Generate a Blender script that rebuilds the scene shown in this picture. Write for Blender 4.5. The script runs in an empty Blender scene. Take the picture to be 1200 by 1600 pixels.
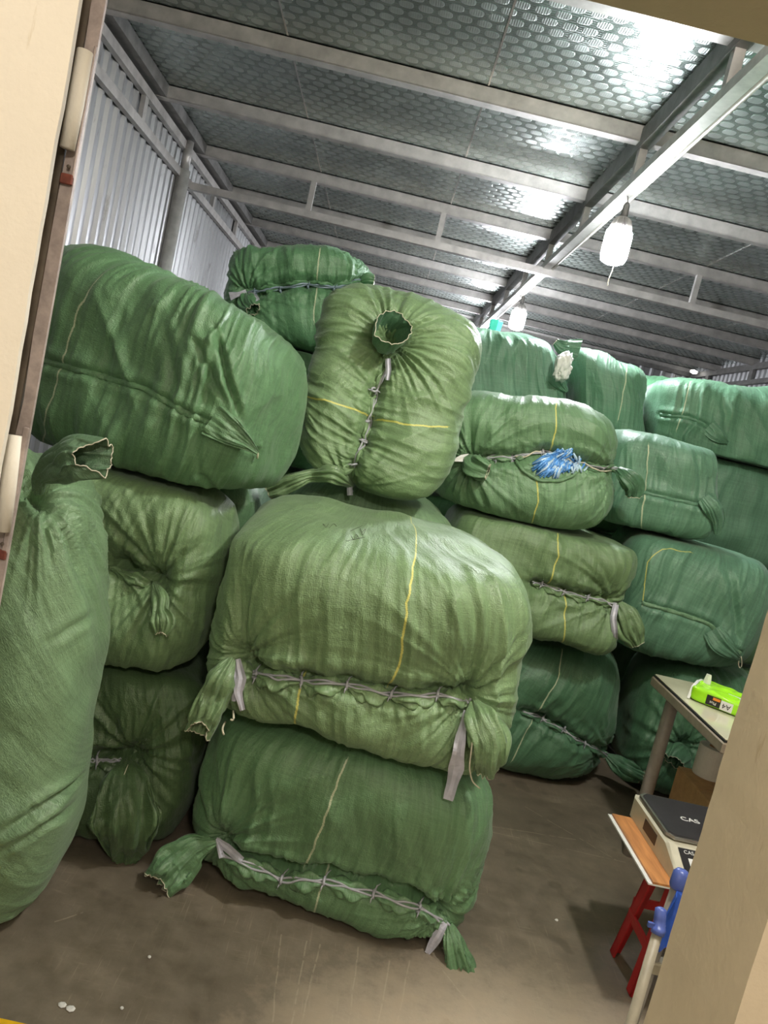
import bpy, math
import numpy as np
from mathutils import Matrix, Vector

# ------------------------------------------------------------------ camera
F_PX, ROLL = 1190.0, math.atan2(2175, 9260)
PITCH, YAW, CAM_H = math.atan2(137.6, F_PX), math.atan2(35, F_PX), 1.5
cR, sR = math.cos(ROLL), math.sin(ROLL)
U_ = np.array([math.cos(YAW), -math.sin(YAW), 0.0])
F_ = np.array([math.sin(YAW) * math.cos(PITCH), math.cos(YAW) * math.cos(PITCH), -math.sin(PITCH)])
V_ = np.array([math.sin(YAW) * math.sin(PITCH), math.cos(YAW) * math.sin(PITCH), math.cos(PITCH)])
CAM = np.array([0.0, 0.0, CAM_H])
sc = bpy.context.scene
col = sc.collection
cd = bpy.data.cameras.new('camera')
co = bpy.data.objects.new('camera', cd)
col.objects.link(co)
Rv, Uv = cR * U_ + sR * V_, -sR * U_ + cR * V_
M = Matrix.Identity(4)
for r in range(3):
    M[r][0], M[r][1], M[r][2], M[r][3] = Rv[r], Uv[r], -F_[r], CAM[r]
co.matrix_world = M
cd.sensor_fit = 'VERTICAL'
cd.sensor_height = 32.0
cd.lens = F_PX / 1600 * 32.0
cd.clip_start = 0.02
sc.camera = co

# ------------------------------------------------------------------ world, lamps, exposure
w = bpy.data.worlds.new('world')
sc.world = w
w.use_nodes = True
w.node_tree.nodes['Background'].inputs[0].default_value = (0.75, 0.85, 1, 1)
w.node_tree.nodes['Background'].inputs[1].default_value = 0.05
sc.view_settings.view_transform = 'Standard'
sc.view_settings.look = 'None'
sc.view_settings.gamma = 1
sc.view_settings.use_curve_mapping = False
sc.view_settings.exposure = 0.0
BULB_E = 420.0            # emission strength of the storeroom bulbs
DOOR_BULB_W = 120.0       # lamp over the doorway, inside
FRONT_W = 70.0           # lamp of the front room, behind the camera


def lamp(name, loc, watts, size, color):
    ld = bpy.data.lights.new(name, 'POINT')
    ld.energy = watts
    ld.shadow_soft_size = size
    ld.color = color
    o = bpy.data.objects.new(name, ld)
    col.objects.link(o)
    o.location = loc
    return o


lamp('doorway_lamp', (0.95, 1.45, 2.95), DOOR_BULB_W, 0.08, (1, 0.97, 0.9))
lamp('added_front_fill', (-1.75, -1.0, 2.45), 46.0, 0.10, (1, 0.925, 0.83))  # unseen fill light, added to brighten the pillar reveal, stool and floor
lamp('front_room_lamp', (0.30, -0.95, 2.45), FRONT_W, 0.10, (1, 0.925, 0.83))


# ------------------------------------------------------------------ projection helpers (photo pixels of a 1200 x 1600 frame -> places in the room)
def ray(px, py):
    x = np.asarray(px, float) - 600
    y = 800 - np.asarray(py, float)
    u, v = cR * x - sR * y, sR * x + cR * y
    return (u[..., None] * U_ + v[..., None] * V_ + F_PX * F_) / F_PX


def atY(px, py, Y):
    r = ray(px, py)
    return CAM + r * (np.asarray(Y)[..., None] / r[..., 1:2])


def atZ(px, py, Z):
    r = ray(px, py)
    return CAM + r * ((Z - CAM_H) / r[..., 2:3])


def proj(P):
    d = P - CAM
    f = d @ F_
    u, v = F_PX * (d @ U_) / f, F_PX * (d @ V_) / f
    return np.stack([600 + cR * u + sR * v, 800 - (-sR * u + cR * v)], -1)


def nrm(a):
    return a / np.maximum(np.linalg.norm(a, axis=-1, keepdims=True), 1e-9)


# ------------------------------------------------------------------ noise
def _h(i, j, k, seed):
    n = (i.astype(np.int64) * 374761393 + j.astype(np.int64) * 668265263 + k.astype(np.int64) * 2147483647 + seed * 974634541) & 0xFFFFFFFF
    n = ((n ^ (n >> 13)) * 1274126177) & 0xFFFFFFFF
    n = ((n ^ (n >> 15)) * 2246822519) & 0xFFFFFFFF
    return ((n ^ (n >> 16)) & 0xFFFF) / 32767.5 - 1


def noise(x, y, z=None, seed=0):
    z = np.zeros_like(x) if z is None else z
    i, j, k = np.floor(x), np.floor(y), np.floor(z)
    f, g, h = x - i, y - j, z - k
    f, g, h = [t * t * t * (t * (t * 6 - 15) + 10) for t in (f, g, h)]
    r = 0
    for a in (0, 1):
        for b in (0, 1):
            for c in (0, 1):
                r = r + _h(i + a, j + b, k + c, seed) * (f if a else 1 - f) * (g if b else 1 - g) * (h if c else 1 - h)
    return r


# ------------------------------------------------------------------ materials
def mat(name):
    m = bpy.data.materials.new(name)
    m.use_nodes = True
    nt = m.node_tree
    b = nt.nodes['Principled BSDF']
    return m, nt, b


def N(nt, t, **kw):
    n = nt.nodes.new('ShaderNode' + t)
    for k, v in kw.items():
        if k in ('operation', 'blend_type', 'data_type', 'wave_type', 'attribute_name', 'feature', 'distance', 'noise_dimensions'):
            setattr(n, k, v)
        else:
            n.inputs[int(k[1:]) if k[0] == 'i' and k[1:].isdigit() else k.replace('_', ' ')].default_value = v
    return n


def L(nt, a, b):
    nt.links.new(a, b)


def math_(nt, op, a, b=None):
    n = nt.nodes.new('ShaderNodeMath')
    n.operation = op
    for i, v in enumerate((a, b)):
        if v is None:
            continue
        if isinstance(v, (int, float)):
            n.inputs[i].default_value = v
        else:
            nt.links.new(v, n.inputs[i])
    return n.outputs[0]


def ramp(nt, fac, stops):
    n = nt.nodes.new('ShaderNodeValToRGB')
    while len(n.color_ramp.elements) < len(stops):
        n.color_ramp.elements.new(0.5)
    for e, (p, c) in zip(n.color_ramp.elements, stops):
        e.position = p
        e.color = (*c, 1) if len(c) == 3 else c
    nt.links.new(fac, n.inputs[0])
    return n.outputs[0]


def mixc(nt, fac, a, b, blend='MIX'):
    n = nt.nodes.new('ShaderNodeMix')
    n.data_type = 'RGBA'
    n.blend_type = blend
    for s, v in ((0, fac), (6, a), (7, b)):
        if isinstance(v, (int, float)):
            n.inputs[s].default_value = v
        elif isinstance(v, tuple):
            n.inputs[s].default_value = (*v, 1)
        else:
            nt.links.new(v, n.inputs[s])
    return n.outputs[2]


def mapped(nt, src, scale, loc=(0, 0, 0)):
    n = nt.nodes.new('ShaderNodeMapping')
    n.inputs['Scale'].default_value = scale
    n.inputs['Location'].default_value = loc
    nt.links.new(src, n.inputs[0])
    return n.outputs[0]


def noise_n(nt, vec, scale, detail=2, rough=0.5, dist=0.0):
    n = nt.nodes.new('ShaderNodeTexNoise')
    n.inputs['Scale'].default_value = scale
    n.inputs['Detail'].default_value = detail
    n.inputs['Roughness'].default_value = rough
    n.inputs['Distortion'].default_value = dist
    nt.links.new(vec, n.inputs['Vector'])
    return n.outputs[0]


def bump(nt, h, strength, dist, prev=None):
    n = nt.nodes.new('ShaderNodeBump')
    n.inputs['Strength'].default_value = strength
    n.inputs['Distance'].default_value = dist
    nt.links.new(h, n.inputs['Height'])
    if prev is not None:
        nt.links.new(prev, n.inputs['Normal'])
    return n.outputs[0]


def simple(name, c, rough=0.5, metal=0.0, spec=0.5, var=0.12, scale=30, bmp=0.0, bd=0.002):
    m, nt, b = mat(name)
    tc = nt.nodes.new('ShaderNodeTexCoord')
    n = noise_n(nt, tc.outputs['Object'], scale, 4, 0.6)
    c0 = tuple(x * (1 - var) for x in c)
    c1 = tuple(min(1, x * (1 + var)) for x in c)
    L(nt, ramp(nt, n, [(0.3, c0), (0.7, c1)]), b.inputs['Base Color'])
    b.inputs['Roughness'].default_value = rough
    b.inputs['Metallic'].default_value = metal
    b.inputs['Specular IOR Level'].default_value = spec
    if bmp:
        L(nt, bump(nt, n, bmp, bd), b.inputs['Normal'])
    return m


def fabric(name, c, stripe=(0.60, 0.58, 0.15), rough=0.42):
    m, nt, b = mat(name)
    at = nt.nodes.new('ShaderNodeAttribute')
    at.attribute_name = 'fab'
    sx = nt.nodes.new('ShaderNodeSeparateXYZ')
    L(nt, at.outputs['Vector'], sx.inputs[0])
    cmb = nt.nodes.new('ShaderNodeCombineXYZ')
    L(nt, sx.outputs[0], cmb.inputs[0])
    L(nt, sx.outputs[1], cmb.inputs[1])
    uv = cmb.outputs[0]
    warp = noise_n(nt, mapped(nt, uv, (90, 5, 1)), 1, 3, 0.6)
    weft = noise_n(nt, mapped(nt, uv, (5, 110, 1)), 1, 3, 0.6)
    patch = noise_n(nt, mapped(nt, uv, (3.5, 3.5, 1)), 1, 3, 0.55)
    s = math_(nt, 'ADD', math_(nt, 'MULTIPLY', warp, 0.45), math_(nt, 'ADD', math_(nt, 'MULTIPLY', weft, 0.25), math_(nt, 'MULTIPLY', patch, 0.3)))
    lo = tuple(x * 0.72 for x in c)
    hi = tuple(min(1, x * 1.28 + 0.008) for x in c)
    base = ramp(nt, s, [(0.36, lo), (0.5, c), (0.66, hi)])
    # woven identification stripe
    wob = math_(nt, 'MULTIPLY', math_(nt, 'SUBTRACT', noise_n(nt, mapped(nt, uv, (30, 160, 1)), 1, 1), 0.5), 0.004)
    d = math_(nt, 'ABSOLUTE', math_(nt, 'ADD', sx.outputs[2], wob))
    msk = math_(nt, 'LESS_THAN', d, 0.0031)
    L(nt, mixc(nt, msk, base, stripe), b.inputs['Base Color'])
    # weave grain and crinkles
    g1 = noise_n(nt, mapped(nt, uv, (330, 110, 1)), 1, 1)
    g2 = noise_n(nt, mapped(nt, uv, (110, 330, 1)), 1, 1)
    b1 = bump(nt, math_(nt, 'ADD', g1, g2), 0.6, 0.0022)
    cr = noise_n(nt, mapped(nt, uv, (34, 15, 1)), 1, 4, 0.62, 0.6)
    b2 = bump(nt, cr, 0.55, 0.0065, b1)
    L(nt, b2, b.inputs['Normal'])
    L(nt, ramp(nt, patch, [(0.3, (rough - .07,) * 3), (0.7, (rough + .1,) * 3)]), b.inputs['Roughness'])
    b.inputs['Specular IOR Level'].default_value = 0.6
    b.inputs['Sheen Weight'].default_value = 0.18
    b.inputs['Sheen Roughness'].default_value = 0.4
    b.inputs['Sheen Tint'].default_value = (0.85, 1, 0.88, 1)
    return m


YEL, WHT = (0.60, 0.58, 0.15), (0.50, 0.56, 0.38)
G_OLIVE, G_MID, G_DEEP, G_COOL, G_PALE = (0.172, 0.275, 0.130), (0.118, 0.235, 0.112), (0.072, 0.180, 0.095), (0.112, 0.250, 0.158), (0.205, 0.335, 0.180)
FAB = {}


def fab(c, s=YEL):
    k = (c, s)
    if k not in FAB:
        FAB[k] = fabric('woven_sack_%d' % len(FAB), c, s)
    return FAB[k]


M_ROPE = simple('grey_twine', (0.38, 0.385, 0.43), 0.45)
M_RIBBON = simple('lilac_grey_ribbon', (0.52, 0.52, 0.60), 0.4, var=0.2, scale=20, bmp=0.4, bd=0.004)
M_CORD = simple('cream_cord', (0.62, 0.58, 0.45), 0.6)
M_STEEL = simple('galvanised_steel', (0.42, 0.40, 0.385), 0.42, 0.4, var=0.22, scale=9)
M_STEELD = simple('dusty_dark_steel', (0.17, 0.165, 0.16), 0.5, 0.4, var=0.3, scale=9)
M_PIPE = simple('zinc_pipe', (0.52, 0.51, 0.48), 0.38, 0.35, var=0.2, scale=14)
M_CONDUIT = simple('pale_conduit', (0.62, 0.60, 0.52), 0.4)
M_BROWN = simple('dark_brown_steel', (0.115, 0.09, 0.065), 0.6, var=0.35, scale=25, bmp=0.3)
M_PINK = simple('worn_pinkish_steel', (0.40, 0.33, 0.30), 0.5, 0.1, var=0.3, scale=40, bmp=0.35)
M_RUST = simple('rust', (0.20, 0.055, 0.035), 0.8, var=0.4, scale=60, bmp=0.4)
M_BLACK = simple('black', (0.012, 0.012, 0.013), 0.5)
M_RED = simple('red_plastic', (0.50, 0.018, 0.022), 0.32, var=0.08)
M_BLUE = simple('blue_plastic', (0.035, 0.12, 0.62), 0.35, var=0.1)
M_BLUE2 = simple('violet_blue_plastic', (0.10, 0.15, 0.50), 0.35, var=0.1)
M_POLE = simple('greyish_beige_pole', (0.42, 0.37, 0.28), 0.45)
M_POLE2 = simple('grey_pole', (0.26, 0.235, 0.20), 0.4)
M_CARD = simple('cardboard', (0.52, 0.31, 0.145), 0.8, var=0.12)
M_PAPER = simple('tissue_paper', (0.78, 0.74, 0.67), 0.85, var=0.05, bmp=0.2)
M_CREAMB = simple('cream_plastic', (0.62, 0.58, 0.46), 0.38, var=0.05)
M_LAMIN = simple('pale_laminate', (0.60, 0.57, 0.42), 0.12, var=0.06, scale=8)
M_LEG = simple('grey_brown_tube', (0.36, 0.32, 0.28), 0.4)
M_EDGE = simple('table_edge_metal', (0.40, 0.33, 0.25), 0.4, 0.3)
M_LIME = simple('lime_film', (0.36, 0.80, 0.02), 0.25, var=0.14, scale=12, bmp=0.25, bd=0.004)
M_LIMED = simple('deep_lime_film', (0.20, 0.62, 0.02), 0.25, var=0.1)
M_WHITE = simple('white_print', (0.78, 0.78, 0.76), 0.45, var=0.04)
M_ORANGE = simple('orange_print', (0.80, 0.25, 0.03), 0.45)
M_TEAL = simple('teal_scrap', (0.05, 0.55, 0.42), 0.5)
M_BLUEF = simple('blue_film', (0.10, 0.30, 0.72), 0.22, var=0.5, scale=40, bmp=0.5)
M_BLUEP = simple('pale_blue_film', (0.45, 0.62, 0.80), 0.22, var=0.3, scale=40, bmp=0.5)
M_INK = simple('pencil_ink', (0.10, 0.11, 0.08), 0.7)
M_YELLOW = simple('yellow_paint', (0.85, 0.50, 0.01), 0.5)
M_SCREEN = simple('dark_panel', (0.03, 0.028, 0.03), 0.3)
M_REDSCR = simple('red_window', (0.16, 0.01, 0.015), 0.15)
M_CHROME = simple('chrome_rim', (0.62, 0.60, 0.57), 0.2, 0.9, var=0.05)
M_PLATTER = simple('graphite_platter', (0.045, 0.042, 0.045), 0.34, 0.3, var=0.2, scale=18)


def wood_mat():
    m, nt, b = mat('orange_veneer')
    tc = nt.nodes.new('ShaderNodeTexCoord')
    n = noise_n(nt, mapped(nt, tc.outputs['Object'], (60, 6, 1)), 1, 5, 0.6, 0.5)
    L(nt, ramp(nt, n, [(0.3, (0.36, 0.14, 0.04)), (0.7, (0.62, 0.27, 0.085))]), b.inputs['Base Color'])
    b.inputs['Roughness'].default_value = 0.4
    return m


M_WOOD = wood_mat()


def plaster_mat(name, c, dirt=0.25):
    m, nt, b = mat(name)
    tc = nt.nodes.new('ShaderNodeTexCoord')
    n1 = noise_n(nt, tc.outputs['Object'], 6, 5, 0.65)
    n2 = noise_n(nt, mapped(nt, tc.outputs['Object'], (60, 60, 9)), 1, 4, 0.6)
    base = ramp(nt, n1, [(0.3, tuple(x * (1 - dirt) for x in c)), (0.62, c)])
    spk = ramp(nt, n2, [(0.24, (0.84, 0.80, 0.72)), (0.32, (1, 1, 1))])
    L(nt, mixc(nt, 1.0, base, spk, 'MULTIPLY'), b.inputs['Base Color'])
    n3 = noise_n(nt, tc.outputs['Object'], 140, 3, 0.6)
    L(nt, bump(nt, n3, 0.25, 0.002, bump(nt, n1, 0.35, 0.012)), b.inputs['Normal'])
    b.inputs['Roughness'].default_value = 0.62
    return m


M_PLASTER = plaster_mat('cream_plaster', (0.80, 0.745, 0.635), 0.04)
M_PLASTER2 = plaster_mat('tan_plaster', (0.74, 0.635, 0.47), 0.10)


def foil_mat():
    m, nt, b = mat('embossed_foil')
    tc = nt.nodes.new('ShaderNodeTexCoord')
    sx = nt.nodes.new('ShaderNodeSeparateXYZ')
    L(nt, tc.outputs['Object'], sx.inputs[0])
    pw, ph = 0.092, 0.074
    y = math_(nt, 'DIVIDE', sx.outputs[1], ph)
    row = math_(nt, 'FLOOR', y)
    odd = math_(nt, 'MODULO', math_(nt, 'ABSOLUTE', row), 2.0)
    x = math_(nt, 'ADD', math_(nt, 'DIVIDE', sx.outputs[0], pw), math_(nt, 'MULTIPLY', odd, 0.5))
    fx = math_(nt, 'SUBTRACT', math_(nt, 'FRACT', x), 0.5)
    fy = math_(nt, 'SUBTRACT', math_(nt, 'FRACT', y), 0.5)
    ax = math_(nt, 'POWER', math_(nt, 'ABSOLUTE', math_(nt, 'MULTIPLY', fx, 2.6)), 2.6)
    ay = math_(nt, 'POWER', math_(nt, 'ABSOLUTE', math_(nt, 'MULTIPLY', fy, 2.5)), 2.6)
    r = math_(nt, 'ADD', ax, ay)
    oval = math_(nt, 'LESS_THAN', r, 1.0)
    # fine hatching inside each cell
    hx = math_(nt, 'SINE', math_(nt, 'MULTIPLY', sx.outputs[0], 2 * math.pi / 0.011))
    hy = math_(nt, 'SINE', math_(nt, 'MULTIPLY', sx.outputs[1], 2 * math.pi / 0.017))
    hatch = mixc(nt, oval, hy, hx)
    big = noise_n(nt, mapped(nt, tc.outputs['Object'], (1.2, 1.2, 1)), 1, 3, 0.6)
    dust = noise_n(nt, mapped(nt, tc.outputs['Object'], (3, 3, 1)), 1, 5, 0.65)
    base = mixc(nt, oval, (0.29, 0.35, 0.325), (0.43, 0.48, 0.46))
    L(nt, mixc(nt, 1.0, base, ramp(nt, dust, [(0.3, (0.75, 0.75, 0.75)), (0.7, (1.1, 1.1, 1.1))]), 'MULTIPLY'), b.inputs['Base Color'])
    b.inputs['Metallic'].default_value = 0.85
    L(nt, mixc(nt, oval, ramp(nt, dust, [(0.3, (0.20,) * 3), (0.7, (0.29,) * 3)]), ramp(nt, dust, [(0.3, (0.30,) * 3), (0.7, (0.38,) * 3)])), b.inputs['Roughness'])
    bev = math_(nt, 'MINIMUM', r, 1.3)
    b0 = bump(nt, big, 0.35, 0.08)
    edge = ramp(nt, math_(nt, 'MULTIPLY', r, 0.5), [(0.36, (1, 1, 1)), (0.52, (0, 0, 0))])
    b1 = bump(nt, edge, 0.35, 0.003, b0)
    L(nt, bump(nt, hatch, 0.25, 0.0012, b1), b.inputs['Normal'])
    return m


M_FOIL = foil_mat()


def sheet_mat():
    m, nt, b = mat('corrugated_zinc')
    tc = nt.nodes.new('ShaderNodeTexCoord')
    n1 = noise_n(nt, mapped(nt, tc.outputs['Object'], (2, 2, 0.6)), 1, 5, 0.6)
    n2 = noise_n(nt, mapped(nt, tc.outputs['Object'], (9, 9, 3)), 1, 6, 0.7)
    base = ramp(nt, n1, [(0.3, (0.30, 0.30, 0.31)), (0.7, (0.40, 0.405, 0.415))])
    dirt = ramp(nt, n2, [(0.30, (0.42, 0.39, 0.36)), (0.40, (1, 1, 1))])
    L(nt, mixc(nt, 0.7, base, dirt, 'MULTIPLY'), b.inputs['Base Color'])
    b.inputs['Metallic'].default_value = 0.6
    b.inputs['Roughness'].default_value = 0.36
    L(nt, bump(nt, n2, 0.2, 0.004), b.inputs['Normal'])
    return m


M_SHEET = sheet_mat()


SCRATCH = []
for a_, b_ in (((705, 1285), (980, 1348)), ((820, 1260), (965, 1345)), ((760, 1290), (900, 1312)), ((440, 1460), (425, 1600)), ((480, 1470), (455, 1600)), ((500, 1475), (470, 1600)),
               ((610, 1500), (590, 1600)), ((640, 1500), (620, 1600)), ((690, 1515), (760, 1600)), ((85, 1440), (130, 1425)), ((560, 1480), (545, 1600))):
    q0, q1 = atZ(np.array(float(a_[0])), np.array(float(a_[1])), 0.0), atZ(np.array(float(b_[0])), np.array(float(b_[1])), 0.0)
    SCRATCH.append(((float(q0[0]), float(q0[1])), (float(q1[0]), float(q1[1]))))


def floor_mat():
    m, nt, b = mat('worn_concrete')
    tc = nt.nodes.new('ShaderNodeTexCoord')
    p = tc.outputs['Object']
    n1 = noise_n(nt, p, 1.6, 6, 0.62)
    n2 = noise_n(nt, p, 14, 6, 0.7)
    n3 = noise_n(nt, p, 70, 4, 0.7)
    base = ramp(nt, n1, [(0.28, (0.115, 0.095, 0.07)), (0.5, (0.18, 0.15, 0.112)), (0.75, (0.28, 0.232, 0.172))])
    base = mixc(nt, 0.8, base, ramp(nt, n2, [(0.3, (0.68, 0.66, 0.62)), (0.6, (1.05, 1.05, 1.05))]), 'MULTIPLY')
    # pale scuffs along the brush direction and across
    s1 = noise_n(nt, mapped(nt, p, (150, 7, 1)), 1, 3, 0.6)
    s2 = noise_n(nt, mapped(nt, p, (9, 130, 1)), 1, 3, 0.6)
    zone = noise_n(nt, p, 3.2, 3, 0.5)
    sc1 = math_(nt, 'MULTIPLY', ramp(nt, s1, [(0.60, (0, 0, 0)), (0.70, (1, 1, 1))]), ramp(nt, zone, [(0.42, (0, 0, 0)), (0.6, (1, 1, 1))]))
    sc2 = math_(nt, 'MULTIPLY', ramp(nt, s2, [(0.60, (0, 0, 0)), (0.70, (1, 1, 1))]), ramp(nt, zone, [(0.46, (0, 0, 0)), (0.62, (1, 1, 1))]))
    scf = math_(nt, 'MULTIPLY', math_(nt, 'MAXIMUM', sc1, sc2), 0.30)
    sf = nt.nodes.new('ShaderNodeSeparateXYZ')
    L(nt, p, sf.inputs[0])
    wv = math_(nt, 'MULTIPLY', math_(nt, 'SUBTRACT', noise_n(nt, p, 7, 2), 0.5), 0.012)
    brk = ramp(nt, noise_n(nt, p, 40, 3), [(0.38, (0, 0, 0)), (0.5, (1, 1, 1))])
    for (ax_, ay_), (bx_, by_) in SCRATCH:
        l_ = math.hypot(bx_ - ax_, by_ - ay_)
        ex, ey = (bx_ - ax_) / l_, (by_ - ay_) / l_
        qx = math_(nt, 'SUBTRACT', sf.outputs[0], ax_)
        qy = math_(nt, 'SUBTRACT', sf.outputs[1], ay_)
        along = math_(nt, 'ADD', math_(nt, 'MULTIPLY', qx, ex), math_(nt, 'MULTIPLY', qy, ey))
        off_ = math_(nt, 'ADD', math_(nt, 'SUBTRACT', math_(nt, 'MULTIPLY', qy, ex), math_(nt, 'MULTIPLY', qx, ey)), wv)
        hit = math_(nt, 'MULTIPLY', math_(nt, 'LESS_THAN', math_(nt, 'ABSOLUTE', off_), 0.0021), math_(nt, 'LESS_THAN', math_(nt, 'ABSOLUTE', math_(nt, 'SUBTRACT', along, l_ / 2)), l_ / 2))
        scf = math_(nt, 'MAXIMUM', scf, math_(nt, 'MULTIPLY', math_(nt, 'MULTIPLY', hit, brk), 0.42))
    base = mixc(nt, scf, base, (0.42, 0.36, 0.27))
    base = mixc(nt, ramp(nt, n3, [(0.70, (0, 0, 0)), (0.76, (1, 1, 1))]), base, (0.36, 0.31, 0.24))
    # floor rubbed pale by the doorway, with lamp light there painted into the colour
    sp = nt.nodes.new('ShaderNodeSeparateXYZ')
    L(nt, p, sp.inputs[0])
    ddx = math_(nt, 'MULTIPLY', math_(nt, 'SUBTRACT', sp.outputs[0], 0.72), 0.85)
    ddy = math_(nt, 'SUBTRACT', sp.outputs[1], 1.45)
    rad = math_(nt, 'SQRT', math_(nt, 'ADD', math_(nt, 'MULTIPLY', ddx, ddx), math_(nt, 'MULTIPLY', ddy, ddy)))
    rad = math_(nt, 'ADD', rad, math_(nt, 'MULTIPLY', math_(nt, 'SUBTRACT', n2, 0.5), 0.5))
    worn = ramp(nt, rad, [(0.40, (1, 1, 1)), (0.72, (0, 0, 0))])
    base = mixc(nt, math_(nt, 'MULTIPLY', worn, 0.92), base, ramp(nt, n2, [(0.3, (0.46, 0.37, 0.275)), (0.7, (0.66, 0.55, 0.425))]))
    # oily stains
    st = noise_n(nt, p, 5.5, 2, 0.4)
    base = mixc(nt, math_(nt, 'MULTIPLY', ramp(nt, st, [(0.66, (0, 0, 0)), (0.70, (1, 1, 1))]), 0.4), base, (0.06, 0.045, 0.03))
    L(nt, base, b.inputs['Base Color'])
    L(nt, ramp(nt, n2, [(0.3, (0.38,) * 3), (0.7, (0.62,) * 3)]), b.inputs['Roughness'])
    L(nt, bump(nt, n3, 0.25, 0.003, bump(nt, n2, 0.25, 0.006)), b.inputs['Normal'])
    return m


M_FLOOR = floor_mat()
mB, nB, bB = mat('lit_bulb')
bB.inputs['Emission Color'].default_value = (0.93, 0.95, 1, 1)
bB.inputs['Emission Strength'].default_value = BULB_E
bB.inputs['Base Color'].default_value = (0.9, 0.9, 0.9, 1)
M_BULB = mB


# ------------------------------------------------------------------ mesh helpers
def tag(o, label=None, cat=None, group=None, kind=None):
    for k, v in (('label', label), ('category', cat), ('group', group), ('kind', kind)):
        if v:
            o[k] = v
    return o


def mk(name, V, Fc, m, parent=None, origin=None, smooth=False, attrs=None):
    """One mesh object. V world coordinates; origin (or the parent's) becomes the object's own origin."""
    V = np.asarray(V, float)
    me = bpy.data.meshes.new(name)
    po = np.array(parent['_o']) if parent is not None else None
    o_ = po if po is not None else (np.array(origin, float) if origin is not None else np.array([V[:, 0].mean(), V[:, 1].mean(), V[:, 2].min()]))
    V = V - o_
    if isinstance(Fc, np.ndarray):
        me.vertices.add(len(V))
        me.vertices.foreach_set('co', V.ravel().astype(np.float32))
        nq = len(Fc)
        k = Fc.shape[1]
        me.loops.add(nq * k)
        me.loops.foreach_set('vertex_index', Fc.ravel().astype(np.int32))
        me.polygons.add(nq)
        me.polygons.foreach_set('loop_start', np.arange(0, nq * k, k, dtype=np.int32))
        me.polygons.foreach_set('loop_total', np.full(nq, k, np.int32))
        me.update(calc_edges=True)
    else:
        me.from_pydata([tuple(v) for v in V], [], [tuple(f) for f in Fc])
        me.update()
    if smooth:
        me.polygons.foreach_set('use_smooth', np.ones(len(me.polygons), bool))
    if attrs is not None:
        a = me.attributes.new('fab', 'FLOAT_VECTOR', 'POINT')
        a.data.foreach_set('vector', np.asarray(attrs, np.float32).ravel())
    me.materials.append(m)
    o = bpy.data.objects.new(name, me)
    col.objects.link(o)
    if parent is not None:
        o.parent = parent
    else:
        o.location = o_
    o['_o'] = [float(x) for x in o_]
    return o


def empty(name, loc):
    o = bpy.data.objects.new(name, None)
    o.empty_display_size = 0.1
    col.objects.link(o)
    o.location = loc
    o['_o'] = [float(x) for x in loc]
    return o


class MB:
    """collects solids into one mesh"""

    def __init__(s):
        s.v, s.f = [], []

    def add(s, V, Fc):
        n = len(s.v)
        s.v += [tuple(x) for x in V]
        s.f += [tuple(i + n for i in f) for f in Fc]
        return s

    def box(s, a, b, bev=0.0):
        (x0, y0, z0), (x1, y1, z1) = a, b
        if bev <= 0:
            V = [(x, y, z) for z in (z0, z1) for y in (y0, y1) for x in (x0, x1)]
            return s.add(V, [(0, 2, 3, 1), (4, 5, 7, 6), (0, 1, 5, 4), (2, 6, 7, 3), (0, 4, 6, 2), (1, 3, 7, 5)])
        e = bev
        rings = []
        for (ix, z) in ((e, z0), (0, z0 + e), (0, z1 - e), (e, z1)):
            X0, X1, Y0, Y1 = x0 + ix, x1 - ix, y0 + ix, y1 - ix
            rings.append([(X0 + e, Y0, z), (X1 - e, Y0, z), (X1, Y0 + e, z), (X1, Y1 - e, z), (X1 - e, Y1, z), (X0 + e, Y1, z), (X0, Y1 - e, z), (X0, Y0 + e, z)])
        return s.loft(rings, True, True)

    def loft(s, rings, c0=True, c1=True, close=True):
        n = len(rings[0])
        V = [p for r in rings for p in r]
        Fc = []
        for i in range(len(rings) - 1):
            for j in range(n if close else n - 1):
                k = (j + 1) % n
                Fc.append((i * n + j, i * n + k, (i + 1) * n + k, (i + 1) * n + j))
        if c0:
            Fc.append(tuple(range(n))[::-1])
        if c1:
            Fc.append(tuple((len(rings) - 1) * n + j for j in range(n)))
        return s.add(V, Fc)

    def tube(s, pts, r, sides=8):
        pts = np.asarray(pts, float)
        r = np.broadcast_to(np.asarray(r, float), (len(pts),))
        t = nrm(np.gradient(pts, axis=0))
        up = np.array([0.31, 0.17, 0.93])
        rings = []
        for p, d, q in zip(pts, t, r):
            a = np.cross(d, up)
            if np.linalg.norm(a) < 1e-3:
                a = np.cross(d, (1, 0, 0))
            a = nrm(a)
            b = np.cross(d, a)
            rings.append([tuple(p + q * (math.cos(2 * math.pi * i / sides) * a + math.sin(2 * math.pi * i / sides) * b)) for i in range(sides)])
        return s.loft(rings)

    def bar(s, a, b, wx, wy):
        """rectangular bar from a to b"""
        a, b = np.asarray(a, float), np.asarray(b, float)
        d = nrm(b - a)
        u = np.cross(d, (0, 0, 1.0)) if abs(d[2]) < 0.9 else np.cross(d, (0, 1.0, 0))
        u = nrm(u)
        v = np.cross(u, d)
        rings = [[tuple(p + sx * wx / 2 * u + sy * wy / 2 * v) for sx, sy in ((-1, -1), (1, -1), (1, 1), (-1, 1))] for p in (a, b)]
        return s.loft(rings)

    def lathe(s, c, prof, sides=24):
        rings = [[(c[0] + r * math.cos(2 * math.pi * i / sides), c[1] + r * math.sin(2 * math.pi * i / sides), c[2] + z) for i in range(sides)] for r, z in prof]
        return s.loft(rings)

    def build(s, name, m, parent=None, origin=None, smooth=False):
        return mk(name, s.v, s.f, m, parent, origin, smooth)


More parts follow.
